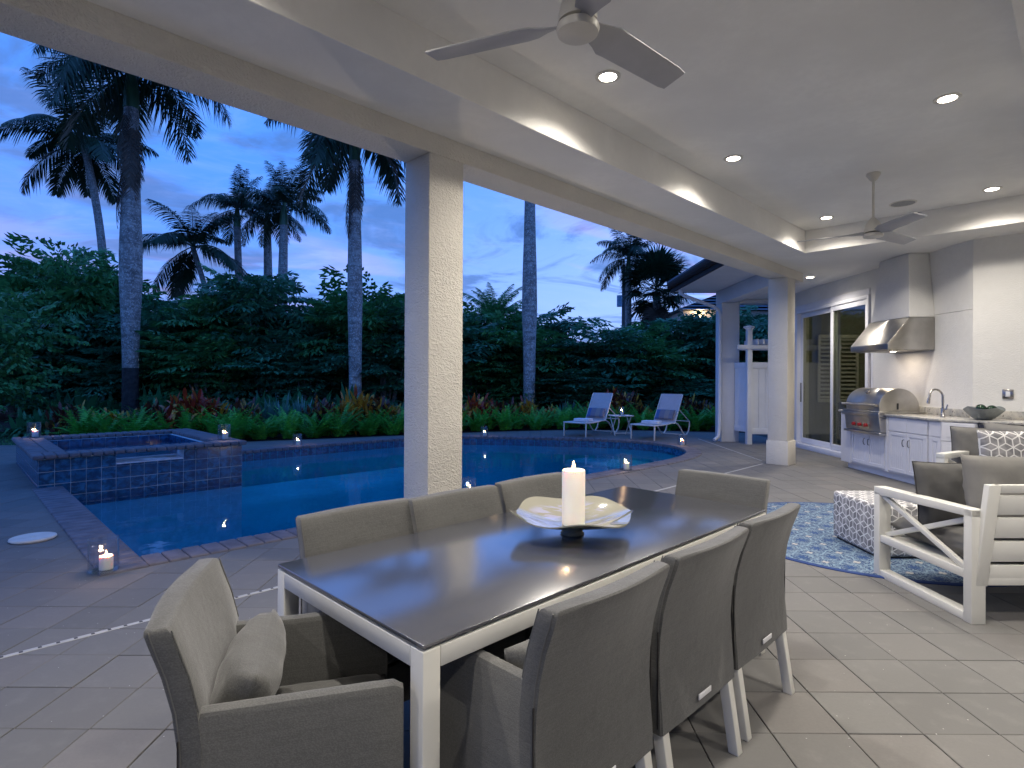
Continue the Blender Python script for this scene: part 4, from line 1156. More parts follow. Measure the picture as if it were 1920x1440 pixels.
def frame_seat(width, depth, label, name='outdoor_sofa', cat='sofa'):
    """faces +y; origin = rear left floor corner; x right"""
    t = thing(name, label, cat)
    b = .06
    for x in (0, width - .085):
        MB().box(x, x + .085, 0, .06, 0, .66).obj('leg', 'sofa_metal', t, bevel=.003)
        MB().box(x, x + .085, depth - .06, depth, 0, .60).obj('leg', 'sofa_metal', t, bevel=.003)
        MB().hexa([(x, .0, .62), (x + .085, .0, .62), (x + .085, depth, .582), (x, depth, .582), (x, .0, .662), (x + .085, .0, .662), (x + .085, depth, .640), (x, depth, .640)]).obj('armrest', 'sofa_metal', t, bevel=.003)
        MB().box(x + .005, x + .08, .06, depth - .06, .0, .05).obj('floor_rail', 'sofa_metal', t, bevel=.003)
        MB().box(x + .005, x + .08, .06, depth - .06, .25, .30).obj('seat_rail', 'sofa_metal', t, bevel=.003)
        MB().bar((x + .03, .06, .30), (x + .03, depth - .06, .585), .028, .032).obj('cross_brace', 'sofa_metal', t, bevel=.002)
        MB().bar((x + .058, .06, .60), (x + .058, depth - .06, .30), .028, .032).obj('cross_brace', 'sofa_metal', t, bevel=.002)
    # back frame with horizontal slats
    zs = [(.235, .345), (.365, .485), (.505, .622), (.642, .752)]
    x0, x1 = .045, width - .045
    bk = MB(); bk2 = MB(); bk.hexa([(x0 - .02, 0, .22), (x0 + .05, 0, .22), (x0 + .05, .04, .22), (x0 - .02, .04, .22), (x0 + .015, -.05, .815), (x0 + .085, -.05, .815), (x0 + .085, -.01, .815), (x0 + .015, -.01, .815)])
    bk2.hexa([(x1 - .05, 0, .22), (x1 + .02, 0, .22), (x1 + .02, .04, .22), (x1 - .05, .04, .22), (x1 - .085, -.05, .815), (x1 - .015, -.05, .815), (x1 - .015, -.01, .815), (x1 - .085, -.01, .815)])
    bk.obj('back_post', 'sofa_metal', t, bevel=.003); bk2.obj('back_post', 'sofa_metal', t, bevel=.003)
    for z0, z1 in zs + [(.768, .815)]:
        f0, f1 = -(z0 - .22) * .084, -(z1 - .22) * .084
        MB().hexa([(x0 + .06, f0 + .004, z0), (x1 - .06, f0 + .004, z0), (x1 - .06, f0 + .034, z0), (x0 + .06, f0 + .034, z0), (x0 + .06, f1 + .004, z1), (x1 - .06, f1 + .004, z1), (x1 - .06, f1 + .034, z1), (x0 + .06, f1 + .034, z1)]).obj('back_slat', 'sofa_metal', t, bevel=.002)
    MB().box(.085, width - .085, .0, .05, .225, .30).obj('rear_rail', 'sofa_metal', t, bevel=.003)
    MB().box(.085, width - .085, depth - .06, depth - .02, .225, .30).obj('front_rail', 'sofa_metal', t, bevel=.003)
    MB().box(.085, width - .085, .05, depth - .06, .26, .285).obj('seat_deck', 'sofa_metal', t)
    n = max(1, round((width - .2) / .75)); cw = (width - .19) / n
    me, _ = cushion_mesh('seat_cushion', 'cushion', cw - .01, depth - .10, .17, seed=3, puff=.15, wrinkle=.003)
    mb_, _ = cushion_mesh('back_cushion', 'cushion', cw - .01, .60, .20, seed=8, puff=.22, wrinkle=.008)
    for i in range(n):
        put('seat_cushion', me, t, (.095 + cw * (i + .5), depth / 2 + .03, .375))
        o = put('back_cushion', mb_, t, (.095 + cw * (i + .5), .155, .66)); o.rotation_euler = (math.radians(80), 0, 0)
    return t
sofa = frame_seat(1.78, .865, 'cream metal outdoor sofa with cross braced arm seen from behind')
sofa.location = (2.655, 3.315, 0); sofa.rotation_euler = (0, 0, math.radians(1.4))
me, rim = cushion_mesh('cushion_cover', 'cushion_dark', .46, .44, .15, seed=21, puff=.3)
ct_ = thing('scatter_cushion', 'charcoal scatter cushion with black piping in the near sofa corner', 'cushion', (2.93, 3.82, .645))
o = put('cushion_cover', me, ct_); o.rotation_euler = (math.radians(80), 0, math.radians(-6))
pm = MB().tube(rim + rim[:1], .005, 6, False); o = pm.obj('piping', 'piping', ct_); o.rotation_euler = (math.radians(80), 0, math.radians(-6))
ac = frame_seat(.98, .86, 'cream metal outdoor armchair facing the rug beyond the sofa', 'outdoor_armchair', 'armchair')
# faces roughly (-.93,-.37)
fa = math.atan2(-.40, -.92); ac.rotation_euler = (0, 0, fa - PI / 2)
fwd = Vector((math.cos(fa), math.sin(fa))); rgt = Vector((math.sin(fa), -math.cos(fa)))
# far arm front corner should be at (4.40, 6.05)
# local x = rgt, rear-left origin; far side is local x = width or 0
F_ = Vector((4.50, 6.10))
org = F_ - fwd * .86 - rgt * .98
if (org + rgt * .98).y < org.y: org = F_ - fwd * .86
ac.location = (org.x, org.y, 0)
me, rim = cushion_mesh('cushion_cover', 'cushion', .50, .48, .16, seed=31, puff=.3)
c2 = thing('scatter_cushion', 'grey scatter cushion with dark piping behind the patterned pillow', 'cushion', (5.06, 6.22, .665))
o = put('cushion_cover', me, c2); o.rotation_euler = (math.radians(82), 0, math.radians(-28))
o = MB().tube(rim + rim[:1], .005, 6, False).obj('piping', 'piping', c2); o.rotation_euler = (math.radians(82), 0, math.radians(-28))
me, _ = cushion_mesh('patterned_pillow', 'rhomb_big', .56, .50, .15, seed=33, uv=True, puff=.3, wrinkle=.002)
pp_ = put('patterned_pillow', me, None, (5.06, 5.86, .655), None, label='grey and white cube lattice pillow on the far armchair', category='pillow'); pp_.rotation_euler = (math.radians(84), 0, math.radians(-6))

# ------------------------------------------------------------------ pool loungers
def lounger():
    t = thing('pool_lounger', '', 'sun lounger')
    # local: +y from foot to head, origin at foot centre
    w = .31
    for sx in (-1, 1):
        MB().bar((sx * w, 0.02, 0), (sx * w, .03, .335), .028, .03, (0, 1, 0)).obj('leg', 'white_metal', t, bevel=.004)
        pts = [(sx * w, 0, .34), (sx * w, .35, .335), (sx * w, .62, .345), (sx * w, .80, .36), (sx * w, 1.0, .355), (sx * w, 1.12, .32), (sx * w, 1.25, .22), (sx * w, 1.36, .10), (sx * w, 1.47, .03), (sx * w, 1.56, .035), (sx * w, 1.66, .12), (sx * w, 1.71, .25), (sx * w, 1.71, .36)]
        MB().tube(pts, .017, 8).obj('side_rail', 'white_metal', t)
        MB().tube([(sx * w * .93, 1.02, .36), (sx * w * .93, 1.40, 1.03)], .015, 8).obj('back_rail', 'white_metal', t)
        MB().tube([(sx * w * .95, 1.22, .66), (sx * w, 1.71, .36)], .012, 8).obj('support_strut', 'white_metal', t)
    MB().tube([(-w, 0, .34), (w, 0, .34)], .016, 8).obj('foot_rail', 'white_metal', t)
    MB().tube([(-w, 1.71, .36), (w, 1.71, .36)], .013, 8).obj('cross_bar', 'white_metal', t)
    MB().tube([(-w, 1.47, .04), (w, 1.47, .04)], .012, 8).obj('cross_bar', 'white_metal', t)
    def sheet(pts, name):
        rings = [[(-.29, y, z), (.29, y, z), (.29, y, z - .006), (-.29, y, z - .006)] for y, z in pts]
        MB().loft(rings, True, False).obj(name, 'lounger_sling', t)
    sheet([(0.0, .352), (.35, .346), (.62, .352), (.82, .37), (1.0, .365)], 'seat_sling')
    rings = []
    for k in range(8):
        u = k / 7; y, z = 1.0 + .40 * u, .365 + .68 * u; sag = .03 * math.sin(PI * u)
        rings.append([(-.285, y + sag, z), (.285, y + sag, z), (.285, y + sag + .006, z), (-.285, y + sag + .006, z)])
    MB().loft(rings, True, False).obj('back_sling', 'lounger_sling', t)
    return t
lg = lounger(); d1 = math.atan2(1.30, .80); lg.location = (1.48, 13.92, 0)
def set_l(o, x, y, a, lb): o.location = (x, y, 0); o.rotation_euler = (0, 0, a - PI / 2); o['label'] = lb; o['group'] = 'white framed loungers by the pool'
LA = [(1.49, 13.93, math.radians(52)), (3.0, 13.32, math.radians(46))]
set_l(lg, *LA[0], 'left white framed sun lounger with folded towel beyond the pool')
lg2 = copy_tree(lg, (0, 0, 0), 0); set_l(lg2, *LA[1], 'right white framed sun lounger nearest the house beyond the pool')
for k, (x, y, a) in enumerate(LA):
    side = 'left' if k == 0 else 'right'
    f = Vector((math.cos(a), math.sin(a)))
    tw = thing('folded_towel', f'folded white towel on the {side} lounger', 'towel', (x + f.x * .42, y + f.y * .42, .352), a - PI / 2 + .1, 'folded towels on the loungers')
    tm = MB()
    for i in range(3): tm.box(-.21 + .004 * i, .21 - .003 * i, -.14, .14 - .004 * i, .002 + i * .024, .0245 + i * .024)
    tm.obj('towel_layers', 'towel', tw, bevel=.009, seg=2)
    me, _ = cushion_mesh('striped_pillow', 'stripe', .50, .27, .11, seed=40 + k, puff=.3, wrinkle=.002)
    po = put('striped_pillow', me, None, (x + f.x * 1.05, y + f.y * 1.05, .545), None, label=f'blue and grey striped pillow leaning on the {side} lounger', category='pillow', group='striped pillows on the loungers')
    po.rotation_euler = (math.radians(58), 0, a - PI / 2)
stt = thing('side_table', 'small white folding side table between the two loungers', 'side table', (2.72, 14.45, 0), math.radians(10))
MB().box(-.26, .26, -.22, .22, .475, .50).obj('table_top', 'white_metal', stt, bevel=.006)
for sx in (-1, 1):
    MB().bar((sx * .22, -.18, 0), (sx * .22, .18, .47), .022, .022, (1, 0, 0)).obj('leg', 'white_metal', stt, bevel=.003)
    MB().bar((sx * .195, .18, 0), (sx * .195, -.18, .47), .022, .022, (1, 0, 0)).obj('leg', 'white_metal', stt, bevel=.003)
MB().bar((-.22, -.15, .06), (.22, -.15, .06), .02, .02).obj('stretcher', 'white_metal', stt, bevel=.003)
holder(2.74, 14.45, .503, 'on the white side table', .08, .20, .10)

# ------------------------------------------------------------------ vegetation
def leafquad(V, F, p, d, n, L, w, droop=0.0):
    """pointed leaf: base p, direction d, surface normal n; three-section blade"""
    d = d.normalized(); side = d.cross(n)
    if side.length < 1e-4: side = Vector((1, 0, 0))
    side.normalize(); o = len(V)
    m1 = p + d * (L * .35) - Vector((0, 0, droop * L * .12)); m2 = p + d * (L * .72) - Vector((0, 0, droop * L * .42)); e = p + d * L - Vector((0, 0, droop * L * .9))
    V += [p - side * w * .18, p + side * w * .18, m1 + side * w * .5, m1 - side * w * .5, m2 + side * w * .38, m2 - side * w * .38, e]
    F += [(o, o + 1, o + 2, o + 3), (o + 3, o + 2, o + 4, o + 5), (o + 5, o + 4, o + 6)]
def rhomb(V, F, p, d, n, L, w):
    d = d.normalized(); side = d.cross(n); side.normalize(); o = len(V)
    V += [p, p + d * L * .45 + side * w * .5, p + d * L, p + d * L * .45 - side * w * .5]; F += [(o, o + 1, o + 2, o + 3)]
def veg_mesh(name, V, F, mat):
    me = bpy.data.meshes.new(name); me.from_pydata([tuple(v) for v in V], [], F); me.materials.append(M[mat]); me.update(); return me

def frond_mesh(L, arch, npair, leaf, rs, mat, w=.045, plumose=.5, name='frond', start=.12):
    V, F = [], []
    pts = []
    N = 26; a = arch[0]; p = Vector((0, 0, 0))
    for i in range(N + 1):
        pts.append(p.copy()); u = i / N
        a = arch[0] + (arch[1] - arch[0]) * u ** 1.15
        p = p + Vector((math.cos(a), 0, math.sin(a))) * (L / N)
    st = MB().tube(pts, [.035 * (1 - .85 * i / N) for i in range(N + 1)], 5)
    V += [Vector(v) for v in st.v]; F += list(st.f)
    for k in range(npair):
        u = start + (1 - start) * (k + rs.random() * .5) / npair; fi = u * N; i = min(N - 1, int(fi)); q = pts[i].lerp(pts[i + 1], fi - i)
        t = (pts[i + 1] - pts[i]).normalized(); up = Vector((-t.z, 0, t.x))
        ll = leaf * (math.sin(PI * min(1, .18 + u * .80)) ** .7) * rs.uniform(.85, 1.1)
        for s in (-1, 1):
            lift = rs.uniform(-plumose, plumose) - .15
            d = Vector((0, s, 0)) * .86 + t * (.35 + .5 * u) + up * lift
            leafquad(V, F, q, d, up, ll, w, rs.uniform(.35, .8))
    return veg_mesh(name, V, F, mat)
rs = random.Random(3)
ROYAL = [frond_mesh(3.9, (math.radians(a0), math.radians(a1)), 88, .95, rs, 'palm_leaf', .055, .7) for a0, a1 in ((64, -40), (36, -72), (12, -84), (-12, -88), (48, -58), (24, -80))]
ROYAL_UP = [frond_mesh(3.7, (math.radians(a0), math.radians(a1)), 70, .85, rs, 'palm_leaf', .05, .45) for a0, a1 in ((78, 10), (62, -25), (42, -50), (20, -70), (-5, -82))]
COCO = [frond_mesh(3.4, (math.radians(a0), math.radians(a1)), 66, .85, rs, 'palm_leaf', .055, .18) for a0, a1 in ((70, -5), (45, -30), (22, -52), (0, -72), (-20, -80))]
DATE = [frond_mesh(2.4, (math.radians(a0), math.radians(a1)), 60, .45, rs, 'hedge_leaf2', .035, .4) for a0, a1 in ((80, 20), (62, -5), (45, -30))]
DEAD = frond_mesh(3.0, (math.radians(-60), math.radians(-88)), 50, .45, rs, 'dead_leaf', .04, .3)
def palm(label, base, top, radii, kind, scale=1.0, nf=22, group='palm trees beyond the hedge', bend=0.0, dead=0, seed=0, stain=False, fr_set=None, flat=False):
    r_ = random.Random(seed); t = thing('palm_tree', label, 'palm tree', base, 0, group)
    N = 24; pts = []; rad = []
    top = Vector(top) - Vector(base)
    for i in range(N + 1):
        u = i / N; p = top * u; p.x += bend * math.sin(PI * u) * top.z * .12; pts.append(p)
        f = u * (len(radii) - 1); k = min(len(radii) - 2, int(f)); rad.append(radii[k] + (radii[k + 1] - radii[k]) * (f - k))
    pts[0].z = -.1
    tr = MB().tube(pts, rad, 18).obj('trunk', 'bark', t)
    if stain:
        MB().tube([(pts[0] + Vector((.0, .0, 0))), pts[1], pts[3], pts[4], pts[5]], [rad[0] * 1.06, rad[1] * 1.05, rad[3] * 1.03, rad[4] * 1.01, rad[5] * .95], 18).obj('damp_bark', 'bark_stain', t)
    tp = pts[-1]
    if kind == 'royal':
        MB().tube([tp + Vector((0, 0, -.05)), tp + Vector((0, 0, .5)), tp + Vector((0, 0, 1.3))], [rad[-1] * 1.1, rad[-1] * 1.0, rad[-1] * .45], 14).obj('crownshaft', 'crownshaft', t)
        org = tp + Vector((0, 0, 1.0)); meshes = fr_set or ROYAL
    else:
        org = tp; meshes = COCO if fr_set is None else fr_set
    for k in range(nf):
        m_ = meshes[k % len(meshes)]
        o = put('frond', m_, t, org + Vector((0, 0, r_.uniform(-.12, .12))), None); o.rotation_euler = (r_.uniform(-.12, .12), r_.uniform(-.14, .1), k * 2.39996 + r_.uniform(-.2, .2)); s_ = scale * r_.uniform(.88, 1.08); o.scale = (s_, s_, s_)
    for k in range(dead):
        o = put('dead_frond', DEAD, t, org + Vector((0, 0, -.4 - .3 * k)), None); o.rotation_euler = (0, math.radians(r_.uniform(4, 16)), r_.uniform(-2.6, -.6) if k % 2 else r_.uniform(0, 6.28)); o.scale = (scale * .9,) * 3
    return t
def P(px, Y, py=None):
    x = (px - 960) / 1073 * Y
    return (x, Y, 1.41 + (711 - py) * Y / 1073) if py is not None else (x, Y, 0)
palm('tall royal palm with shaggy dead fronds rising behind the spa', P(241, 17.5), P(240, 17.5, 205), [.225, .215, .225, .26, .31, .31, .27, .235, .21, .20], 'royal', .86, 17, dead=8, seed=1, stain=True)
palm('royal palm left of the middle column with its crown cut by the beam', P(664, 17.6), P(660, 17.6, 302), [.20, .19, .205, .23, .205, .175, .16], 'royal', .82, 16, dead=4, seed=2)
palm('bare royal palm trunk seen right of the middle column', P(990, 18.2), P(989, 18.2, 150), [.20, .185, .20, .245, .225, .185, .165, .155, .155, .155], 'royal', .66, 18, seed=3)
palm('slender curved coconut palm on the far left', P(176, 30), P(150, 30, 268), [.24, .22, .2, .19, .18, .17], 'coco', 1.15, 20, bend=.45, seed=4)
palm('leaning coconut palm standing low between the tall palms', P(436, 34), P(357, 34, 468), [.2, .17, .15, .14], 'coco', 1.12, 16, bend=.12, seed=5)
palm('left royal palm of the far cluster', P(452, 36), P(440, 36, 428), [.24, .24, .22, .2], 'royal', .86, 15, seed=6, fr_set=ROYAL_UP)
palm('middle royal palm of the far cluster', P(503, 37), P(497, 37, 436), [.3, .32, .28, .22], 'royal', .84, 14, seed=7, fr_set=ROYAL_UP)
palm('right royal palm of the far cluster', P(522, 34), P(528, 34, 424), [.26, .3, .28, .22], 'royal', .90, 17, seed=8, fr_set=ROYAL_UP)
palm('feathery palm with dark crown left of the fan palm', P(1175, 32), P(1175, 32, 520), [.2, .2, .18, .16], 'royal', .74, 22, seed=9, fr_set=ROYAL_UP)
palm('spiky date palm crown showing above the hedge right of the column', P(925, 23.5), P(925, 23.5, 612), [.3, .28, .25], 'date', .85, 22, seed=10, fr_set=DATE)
# fan palm
def fan_leaf(rs):
    V, F = [], []; st = MB().tube([(0, 0, 0), (.6, 0, .12), (1.1, 0, .15)], .015, 4); V += [Vector(v) for v in st.v]; F += list(st.f)
    c = Vector((1.1, 0, .15))
    for k in range(26):
        a = math.radians(-125 + 250 * k / 25); d = Vector((math.cos(a), math.sin(a), .12 * math.cos(a * 2)))
        leafquad(V, F, c, d, Vector((0, 0, 1)), .85 * rs.uniform(.85, 1.05), .075, rs.uniform(.1, .5))
    return V, F
V, F = fan_leaf(rs)
FAN = veg_mesh('fan_leaf', V, F, 'palm_leaf'); FAN_D = veg_mesh('dead_fan_leaf', V, F, 'dead_leaf')
b0 = P(1228, 30); fz = P(1228, 30, 548)
fp = thing('fan_palm', 'round headed fan palm with hanging skirt beside the feathery palm', 'palm tree', b0)
MB().cyl(0, 0, -.1, fz[2], .25, .2, 12).obj('trunk', 'bark', fp)
r_ = random.Random(5)
for k in range(64):
    o = put('fan_leaf', FAN, fp, (0, 0, fz[2] + r_.uniform(-.1, .4)), None); o.rotation_euler = (0, -math.radians(r_.uniform(-50, 80)), k * 2.39996); s_ = r_.uniform(1.0, 1.3); o.scale = (s_,) * 3
for k in range(34):
    o = put('dead_fan_leaf', FAN_D, fp, (0, 0, fz[2] - .1 - r_.uniform(0, 1.3)), None); o.rotation_euler = (0, math.radians(r_.uniform(55, 84)), k * 2.39996); s_ = r_.uniform(.85, 1.1); o.scale = (s_,) * 3

ZN = [(-1e9, 60, 'at the far left'), (60, 150, 'left of the first tall palm'), (150, 240, 'beside the first tall palm trunk'), (240, 330, 'just right of the first tall palm'), (330, 420, 'above the right spa corner'),
      (420, 500, 'right of the spa'), (500, 580, 'below the far palm cluster'), (580, 650, 'left of the second palm trunk'), (650, 760, 'between the second palm and the column'), (760, 870, 'hidden behind the column'),
      (870, 950, 'right of the column'), (950, 1030, 'around the bare third trunk'), (1030, 1110, 'behind the left lounger'), (1110, 1190, 'behind the white side table'), (1190, 1270, 'behind the right lounger'),
      (1270, 1345, 'left of the downspout'), (1345, 1e9, 'behind the shower screen')]
def zone(px):
    for a, b, t in ZN:
        if a <= px < b: return t
# hedge shrubs: bipinnate fronds spread over an irregular volume
def spray(V, F, p, d, L, rs, lw=.075, ll=.17, npin=6, per=5):
    d = d.normalized(); ref = Vector((0, 0, 1)); side = d.cross(ref)
    if side.length < .1: side = Vector((rs.uniform(-1, 1), rs.uniform(-1, 1), 0))
    side.normalize(); up = side.cross(d).normalized()
    for k in range(npin):
        u = (k + .6) / npin; q = p + d * (L * u) - Vector((0, 0, .32 * L * u * u))
        pl_ = L * .42 * math.sin(PI * (.25 + .62 * u))
        for s in (-1, 1):
            pd = (side * s * .8 + d * .6 - Vector((0, 0, .25))).normalized()
            for j in range(per):
                v = (j + .7) / per; c = q + pd * (pl_ * v) - Vector((0, 0, .12 * pl_ * v * v))
                ld_ = (pd * .55 + d * rs.uniform(-.5, .9) * 1.0 + side * rs.uniform(-.3, .3) - Vector((0, 0, rs.uniform(.1, .7)))).normalized()
                rhomb(V, F, c, ld_, (up + Vector((rs.uniform(-.4, .4), rs.uniform(-.4, .4), 0))).normalized(), ll * rs.uniform(.7, 1.25), lw * rs.uniform(.8, 1.2))
def shrub_mesh(seed, h=4.6, r=1.35, n=125, mat='hedge_leaf', ll=.235, lw=.095):
    rs = random.Random(seed); V, F = [], []
    blobs = [(rs.uniform(-.5, .5) * r, rs.uniform(-.4, .4) * r, h * rs.uniform(.24, .90), rs.uniform(.5, .85) * r) for _ in range(9)] + [(0, 0, h * .85, r * .6)]
    for k in range(n):
        b = blobs[k % len(blobs)]; a = rs.uniform(0, 2 * PI); e = math.asin(rs.uniform(-.55, .95)); rr = b[3] * rs.uniform(.45, 1.0)
        out = Vector((math.cos(a) * math.cos(e), math.sin(a) * math.cos(e), math.sin(e)))
        p = Vector(b[:3]) + out * rr * .75; p.z = max(.1, p.z)
        d = Vector((out.x, out.y, out.z * .6 + rs.uniform(-.1, .55)))
        spray(V, F, p, d, rs.uniform(.75, 1.5), rs, lw, ll)
    for k in range(16):
        a = rs.uniform(0, 2 * PI); p = Vector((rs.uniform(-.6, .6) * r, rs.uniform(-.5, .5) * r, h * rs.uniform(.62, .98)))
        spray(V, F, p, Vector((math.cos(a), math.sin(a), rs.uniform(.35, 1.4))), rs.uniform(1.4, 2.1), rs, lw * 1.1, ll * 1.15, 9, 6)
    return veg_mesh('foliage', V, F, mat)
def stems_mesh(seed, h):
    rs = random.Random(seed); mb = MB()
    for k in range(8):
        a = rs.uniform(0, 6.28); l = rs.uniform(.1, .45); p0 = Vector((math.cos(a) * .12, math.sin(a) * .12, -.1)); p1 = Vector((math.cos(a) * l * 2.2, math.sin(a) * l * 2.2, h * rs.uniform(.6, .85)))
        mb.tube([p0, p0.lerp(p1, .3) + Vector((rs.uniform(-.05, .05), 0, .1)), p0.lerp(p1, .65), p1], [.055, .045, .034, .014], 6)
    return mb.mesh('stem', 'trunk_dark')
HV = [(shrub_mesh(100 + k, mat='hedge_leaf' if k % 3 else 'hedge_leaf2'), stems_mesh(200 + k, 4.6)) for k in range(6)]
prof_px = [(-150, 520), (0, 515), (60, 500), (130, 515), (170, 530), (220, 548), (300, 552), (345, 575), (380, 558), (420, 552), (500, 545), (560, 560), (620, 585), (700, 552), (745, 556), (870, 590), (950, 600), (1000, 598), (1045, 612), (1090, 648), (1125, 598), (1180, 600), (1240, 612), (1300, 640), (1345, 602), (1450, 585), (1600, 590)]
def prof_y(px):
    for (a, b), (c, d) in zip(prof_px, prof_px[1:]):
        if a <= px <= c: return b + (d - b) * (px - a) / (c - a)
    return 590
HEDGE_LABEL = 'dark green feathery leaved shrub in the tall hedge behind the garden bed'
rh = random.Random(11); k = 0
for row, (Y, dpx) in enumerate(((20.6, 92), (22.6, 84), (19.2, 165))):
    px = -160 + row * 37
    while px < 1560:
        Yk = Y + rh.uniform(-.4, .4)
        if px > 1250: Yk += 1.0
        h = 1.41 + (711 - prof_y(px)) * Yk / 1073
        if row == 2: h *= rh.uniform(.50, .68)
        else: h *= rh.uniform(.82, 1.10)
        fol, stm = HV[k % 6]
        t = thing('hedge_shrub', ('front row tall feathery hedge shrub ', 'back row tall feathery hedge shrub ', 'low dark shrub before the hedge ')[row] + zone(px), 'shrub', P(px, Yk), rh.uniform(0, 6.28), 'tall shrubs of the hedge' if row < 2 else 'lower shrubs before the hedge')
        put('foliage', fol, t); put('stem', stm, t)
        sx = rh.uniform(.95, 1.15) * (1.0 if row < 2 else .9); t.scale = (sx, sx, h / 4.95)
        px += dpx * rh.uniform(.8, 1.15); k += 1
# shrub at the left edge, near
fol = shrub_mesh(300, 2.6, .8, 80, 'hedge_leaf2', .13, .09)
t = thing('edge_shrub', 'bright leafy shrub cut by the left picture edge', 'shrub', (-13.05, 14.2, 0)); put('foliage', fol, t); t.scale = (1.0, 1.0, 1.12)

def tuft(seed, n, L, w, spread, mat, droop=.5, name='tuft', up=(35, 85), stiff=False):
    rs = random.Random(seed); V, F = [], []
    for k in range(n):
        a = rs.uniform(0, 2 * PI); e = math.radians(rs.uniform(*up)); d = Vector((math.cos(a) * math.cos(e), math.sin(a) * math.cos(e), math.sin(e)))
        p = Vector((math.cos(a) * spread * rs.random(), math.sin(a) * spread * rs.random(), 0)); l = L * rs.uniform(.6, 1.1)
        leafquad(V, F, p, d, Vector((-math.cos(a) * math.sin(e), -math.sin(a) * math.sin(e), math.cos(e))), l, w * rs.uniform(.8, 1.2), droop * rs.uniform(.3, 1.1) * math.cos(e))
    return veg_mesh(name, V, F, mat)
def fern(seed):
    rs = random.Random(seed); V, F = [], []
    for k in range(38):
        a = rs.uniform(0, 2 * PI); e0 = rs.uniform(.7, 1.5); L = rs.uniform(.36, .70); N = 17; p = Vector((rs.uniform(-.09, .09), rs.uniform(-.09, .09), 0)); e = e0
        for i in range(N):
            d = Vector((math.cos(a) * math.cos(e), math.sin(a) * math.cos(e), math.sin(e))); p = p + d * (L / N); e -= .055; u = i / N
            side = Vector((-math.sin(a), math.cos(a), 0)); ll = .058 * math.sin(PI * min(1, .25 + .72 * u)) + .008
            up = side.cross(d)
            for s in (-1, 1):
                o = len(V); b = p; t2 = p + side * s * ll + d * .02 - Vector((0, 0, .008)); V += [b - d * .014, b + d * .014, t2]; F.append((o, o + 1, o + 2))
    return veg_mesh('fern_clump', V, F, 'fern')
FERN = [fern(400 + k) for k in range(4)]
rh = random.Random(17)
def bed_x(px): return px
def edge_pt(px, off):
    # point on the bed edge line seen at picture column px, pushed back by off metres
    best = None
    for i in range(400):
        y = 10 + i * .02; x = (px - 960) / 1073 * y
        if y >= edge_y(x): best = (x, y); break
    x, y = best if best else ((px - 960) / 1073 * 16, 16)
    k = (y + off) / y; return (x * k, y + off)
px = 128; i = 0
while px < 1432:
    for row in range(2):
        x, y = edge_pt(px + (20 if row else 0), .45 + row * .45 + rh.uniform(-.08, .08)); s_ = rh.uniform(.85, 1.15)
        if px < 420: y += .35
        o = put('fern_clump', FERN[i % 4], None, (x, y, -.03), rh.uniform(0, 6.28), label=('sword fern clump at the bed edge ', 'second row sword fern clump ')[row] + zone(px), category='fern', group='sword ferns edging the bed'); s_ *= 1.3 if row == 0 else 1.15; o.scale = (s_, s_, s_ * rh.uniform(.95, 1.2)); i += 1
    px += 50 * rh.uniform(.9, 1.12)
CR = {m_: [tuft(500 + 7 * j + k, 330, .22, .062, .12, m_, .7, 'croton_foliage', (-5, 75)) for k in range(2)] for j, m_ in enumerate(('croton_red', 'croton_gold', 'croton_dark'))}
for m_ in CR:     # lift the tufts into mounds
    for me_ in CR[m_]:
        co = np.empty(len(me_.vertices) * 3); me_.vertices.foreach_get('co', co); co = co.reshape(-1, 3)
        r0 = random.Random(len(me_.vertices)); n7 = 7
        for q in range(0, len(co), n7):
            a = r0.uniform(0, 6.28); rr = .32 * math.sqrt(r0.random()); co[q:q + n7, 0] += math.cos(a) * rr; co[q:q + n7, 1] += math.sin(a) * rr; co[q:q + n7, 2] += .48 * (1 - (rr / .5) ** 2) * r0.uniform(.2, 1)
        me_.vertices.foreach_set('co', co.ravel()); me_.update()
names = {'croton_red': 'crimson leaved croton bush in the planting bed', 'croton_gold': 'gold and orange croton bush in the planting bed', 'croton_dark': 'dark maroon croton bush in the planting bed'}
for px, m_, sz in ((135, 'croton_dark', 1.0), (205, 'croton_gold', .85), (275, 'croton_dark', .9), (318, 'croton_dark', .8), (352, 'croton_red', 1.2), (385, 'croton_red', 1.1), (452, 'croton_dark', .95), (462, 'croton_gold', .7), (605, 'croton_dark', 1.0), (640, 'croton_gold', .9), (668, 'croton_gold', 1.15), (700, 'croton_dark', 1.2), (725, 'croton_gold', 1.0), (872, 'croton_gold', .8),
                    (898, 'croton_red', 1.1), (945, 'croton_dark', 1.0), (985, 'croton_gold', .95), (1030, 'croton_gold', .7), (1100, 'croton_gold', .8), (1142, 'croton_red', 1.3), (1165, 'croton_dark', 1.2), (1200, 'croton_gold', .8), (1285, 'croton_dark', 1.0), (1300, 'croton_gold', .8), (1325, 'croton_dark', .9)):
    x, y = edge_pt(px, 1.35 + rh.uniform(-.1, .3))
    o = put('croton_bush', CR[m_][int(px) % 2], None, (x, y, -.03), rh.uniform(0, 6.28), label=names[m_].replace(' in the planting bed', ' ') + zone(px), category='croton', group='croton bushes in the planting bed'); sz *= 1.3; o.scale = (sz, sz, sz * rh.uniform(1.1, 1.4))
AG = [tuft(600 + k, 44, 1.0, .085, .12, 'agave', .25, 'blade_leaves', (38, 86)) for k in range(2)]
for px, sz in ((500, .9), (525, 1.05), (560, .95), (575, .8), (1075, .8), (1050, .7), (1058, .85)):
    x, y = edge_pt(px, 1.9 + rh.uniform(-.2, .2)); o = put('blue_blade_plant', AG[px % 2], None, (x, y, -.03), rh.uniform(0, 6.28), label='blue green plant with long upright blades ' + zone(px), category='plant', group='blue bladed plants in the bed'); o.scale = (sz,) * 3
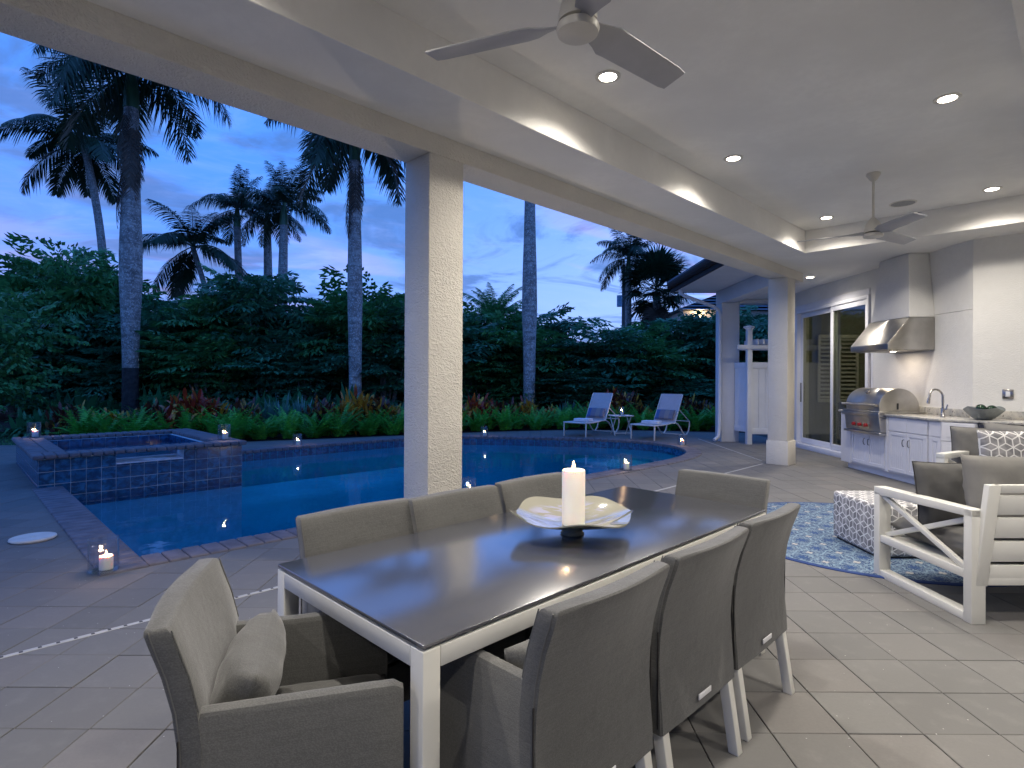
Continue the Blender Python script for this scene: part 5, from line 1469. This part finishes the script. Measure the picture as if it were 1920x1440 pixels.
BR = [tuft(700 + k, 95, .95, .12, .22, 'broad', 1.5, 'broad_leaves', (15, 80)) for k in range(3)]
px = 40
while px < 1440:
    x, y = edge_pt(px, 2.5 + rh.uniform(-.4, .5)); s_ = rh.uniform(.85, 1.35)
    if 160 < px < 300: s_ *= .7
    o = put('broad_leaf_plant', BR[int(px) % 3], None, (x, y, -.03), rh.uniform(0, 6.28), label='broad leaved green plant in the bed ' + zone(px), category='plant', group='broad leaved plants behind the crotons'); o.scale = (s_,) * 3
    px += 38 * rh.uniform(.8, 1.2)
# philodendrons at the left foot of the hedge
for k in range(12):
    x, y = -15.5 + k * 1.05 + rh.uniform(-.3, .3), 18.3 + rh.uniform(-.4, .5) - k * .1
    o = put('philodendron', BR[k % 3], None, (x, y, -.03), rh.uniform(0, 6.28), label='dark philodendron at the hedge foot ' + zone(960 + x / y * 1073), category='plant', group='philodendrons at the hedge foot'); s_ = rh.uniform(1.3, 1.8); o.scale = (s_,) * 3

# lawn blades left of the bed
V, F = [], []; rg = random.Random(5)
for k in range(26000):
    x = rg.uniform(-22, -6.5); y = rg.uniform(11.0, 18.5)
    if y < edge_y(x) + .05 or y > 17.9: continue
    if x > -11.5 and y > 13.9 + (x + 8) * -.14: pass
    a = rg.uniform(0, 6.28); l = rg.uniform(.03, .06); o = len(V); V += [(x, y, -.07), (x + .012 * math.cos(a), y + .012 * math.sin(a), -.07), (x + .02 * math.sin(a), y + .02 * math.cos(a), -.07 + l)]; F.append((o, o + 1, o + 2))
me = bpy.data.meshes.new('lawn_grass'); me.from_pydata(V, [], F); me.materials.append(M['hedge_leaf2']); put('lawn_grass', me, None, kind='stuff', label='short dark grass blades of the lawn', category='grass')

# far things
def far_house(x0, x1, y0, y1, ze, rise, label, lamp=None):
    t = thing('neighbour_house', label, 'house')
    MB().box(x0 + .6, x1 - .6, y0 + .6, y1 - .6, 0, ze - .05).obj('wall', 'far_wall', t)
    rf = MB(); n = 7; W_ = min(x1 - x0, y1 - y0) / 2
    for k in range(n):
        a = k / n * W_; b = (k + 1) / n * W_ + .05; z = ze + rise * k / n; hip(rf, x0 + a, x1 - a, y0 + a, y1 - a, z, rise / n * .6, b - a)
    rf.obj('roof', 'roof', t)
    wd = MB().box(x0 + 2.0, x0 + 3.4, y0 + .55, y0 + .62, ze - 1.9, ze - .7).obj('window', 'dark_interior', t)
    if lamp:
        MB().lathe([(.08 * math.sin(PI * i / 8), -.08 * math.cos(PI * i / 8)) for i in range(9)], 10).obj('eave_lamp', 'far_lamp', t, lamp)
        ld = bpy.data.lights.new('eave_light', 'POINT'); ld.energy = 40; ld.color = (1, .7, .4); ld.shadow_soft_size = .1
        lo = bpy.data.objects.new('eave_light', ld); C.objects.link(lo); lo.location = (lamp[0], lamp[1] - .15, lamp[2] - .1); lo.parent = t
far_house(12.6, 30, 44, 56, 6.8, 2.4, 'distant house with blue slate tile roof and a lit eave lamp', (14.4, 44.4, 6.55))
far_house(-19.5, -13, 54, 60, 7.0, 1.5, 'low grey roofed house barely seen over the hedge')
up_ = thing('utility_pole', 'utility pole with a blue grey transformer among the right palms', 'utility pole', P(1166, 36))
MB().cyl(0, 0, -.1, 8.6, .14, .11, 10).obj('pole', 'pole', up_); MB().cyl(-.28, -.1, 5.95, 6.65, .17, n=16).obj('transformer', 'transformer', up_); MB().box(-.2, 0, -.13, -.07, 6.3, 6.5).obj('bracket', 'pole', up_)
